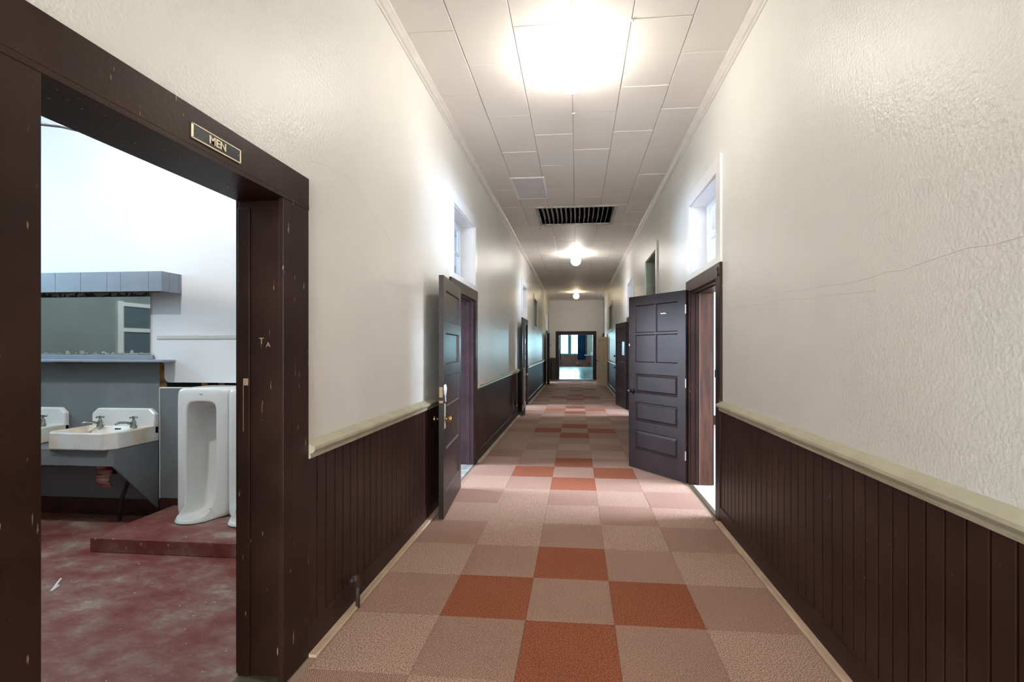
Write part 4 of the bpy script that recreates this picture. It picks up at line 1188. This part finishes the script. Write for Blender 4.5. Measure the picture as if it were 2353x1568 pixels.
# ------------------------------------------------------------------ end hall
HX0, HX1, HY0, HY1, HZ = -7.0, 5.0, YE + 0.25, 39.0, 4.4
tag(bx(HX0, HX1, HY0 - 0.25, HY1 + 0.3, -0.1, -0.002).build('floor_end_hall', M_hallfloor), 'shiny pale blue floor of the room beyond the hall', 'floor', kind='structure')
tag(bx(HX0, HX1, HY0, HY1, HZ, HZ + 0.1).build('ceiling_end_hall', M_roomwall), 'ceiling of the room beyond the hall', 'ceiling', kind='structure')
tag(bx(HX0 - .1, HX0, HY0, HY1, 0, HZ).build('wall_end_hall_left', M_hallbeige), 'left wall of the room beyond the hall', 'wall', kind='structure')
tag(bx(HX1, HX1 + .1, HY0, HY1, 0, HZ).build('wall_end_hall_right', M_hallbeige), 'right wall of the room beyond the hall', 'wall', kind='structure')
m_ = MB(); m_.box(HX0, XL - TH, HY0 - .1, HY0, 0, HZ).box(XR + TH, HX1, HY0 - .1, HY0, 0, HZ).box(XL - TH, XR + TH, HY0 - .1, HY0, ZC + .1, HZ)
tag(m_.build('wall_end_hall_front', M_hallbeige), 'front wall of the room beyond the hall', 'wall', kind='structure')
wins = [(-4.55, -3.9), (-1.33, -0.68), (-0.47, 0.11), (2.3, 2.95)]  # outer pair is out of view, added to bring in more light
mb = MB(); wall_boxes_x(mb, HY1, HY1 + 0.25, HX0, HX1, 0, HZ, [(a, b, 1.03, 3.6) for a, b in wins])
wh = tag(mb.build('wall_end_hall_back', M_hallbeige, origin=(0, HY1, 0)), 'beige window wall of the room beyond the hall', 'wall', kind='structure')
wh['_o'] = (0, HY1, 0)
bx(-0.68, -0.47, HY1 - 0.02, HY1, 1.0, 3.7).build('pier_panel', M_hallteal, wh)
bx(HX0, HX1, HY1 - 0.03, HY1, 0, 0.98).build('wainscot', M_hallwains, wh)
bx(-1.6, 0.3, HY1 - 0.06, HY1, 0.97, 1.03).build('window_stool', M_hallteal, wh)
wlabels = ['added unseen left window', 'window beside the left curtain', 'window beside the navy curtain', 'added unseen right window']
for i, (a, b) in enumerate(wins):
    e = tag(empty('window_%d' % (30 + i), ((a + b) / 2, HY1, 1.03)), 'bright multi-pane %s of the room beyond the hall' % wlabels[i], 'window', kind='structure')
    for xx in (a, (a + b) / 2 - 0.018, b - 0.035):
        bx(xx, xx + 0.035, HY1 + .06, HY1 + .10, 1.03, 3.6).build('mullion', M_hallteal, e)
    z = 1.03
    while z < 3.6:
        bx(a, b, HY1 + .065, HY1 + .095, z, z + 0.035).build('glazing_bar', M_hallteal, e); z += 0.43
    z = 1.03
    while z < 3.55:
        for (u, v) in ((a + .035, (a + b) / 2 - .018), ((a + b) / 2 + .017, b - .035)):
            bx(u, v, HY1 + .078, HY1 + .082, z + .035, min(z + .43, 3.6)).build('pane', M_glass, e)
        z += 0.43
def curtain(x0, x1, label, folds):
    mb = MB(); n = folds * 8
    v = []; f = []
    for k in range(n + 1):
        t = k / n
        x = x0 + (x1 - x0) * t
        y = HY1 - 0.14 + 0.05 * math.sin(t * folds * 2 * PI)
        for (dy, z) in ((0, 0.55), (0, 3.7), (0.008, 3.7), (0.008, 0.55)):
            v.append((x, y + dy, z))
    for k in range(n):
        o_ = k * 4
        f += [(o_ + q, o_ + (q + 1) % 4, o_ + 4 + (q + 1) % 4, o_ + 4 + q) for q in range(4)]
    f += [(0, 1, 2, 3), (n * 4, n * 4 + 1, n * 4 + 2, n * 4 + 3)]
    return tag(mb.add(v, f).build('curtain', M_navy, smooth=True), label, 'curtain', 'navy curtains in the end room')
curtain(0.08, 0.72, 'navy blue curtain hanging right of the bright far windows', 5)
curtain(-1.75, -1.30, 'navy blue curtain at the left edge of the far windows', 4)
bx(0.72, 0.84, HY1 - 0.05, HY1, 0.9, 3.7).build('brown_post', M_hallwains, wh)
ct = tag(empty('counter', (1.05, 38.4, 0)), 'white topped counter on a grey leg in the room beyond', 'counter')
bx(0.62, 1.75, 38.2, 38.7, 0.92, 0.97).build('counter_top', M_white, ct, bevel=0.005)
bx(1.14, 1.32, 38.3, 38.6, 0.0, 0.92).build('leg', mat('grey_post', (0.22, 0.22, 0.2), 0.6), ct)
cb = MB().lathe([(0.10, 0.97), (0.13, 1.0), (0.13, 1.16), (0.09, 1.20)], 16, (1.25, 38.45, 0))
tag(cb.build('white_tub', M_white, smooth=True, bevel=0.01), 'white round tub standing on the far counter', 'tub')
tag(bx(0.03, 0.10, HY1 - 0.04, HY1 - 0.03, 0.24, 0.34).build('wall_outlet', M_white, bevel=0.003), 'white outlet plate on the brown wainscot under the far windows', 'outlet')
# room five: peach upper wall with white rail and dark base on its far side wall
rf = bpy.data.objects['wall_far_room_five']
rf['_o'] = tuple(rf.location)
bx(XRI, 6.3, 9.585, 9.60, 2.55, 3.10).build('peach_band', M_peach, rf)
bx(XRI, 6.3, 9.57, 9.60, 2.50, 2.55).build('picture_rail', M_white, rf)
bx(XRI, 6.3, 9.575, 9.60, 0.0, 0.18).build('baseboard', M_wood, rf)
for o in bpy.data.objects:
    if '_o' in o: del o['_o']
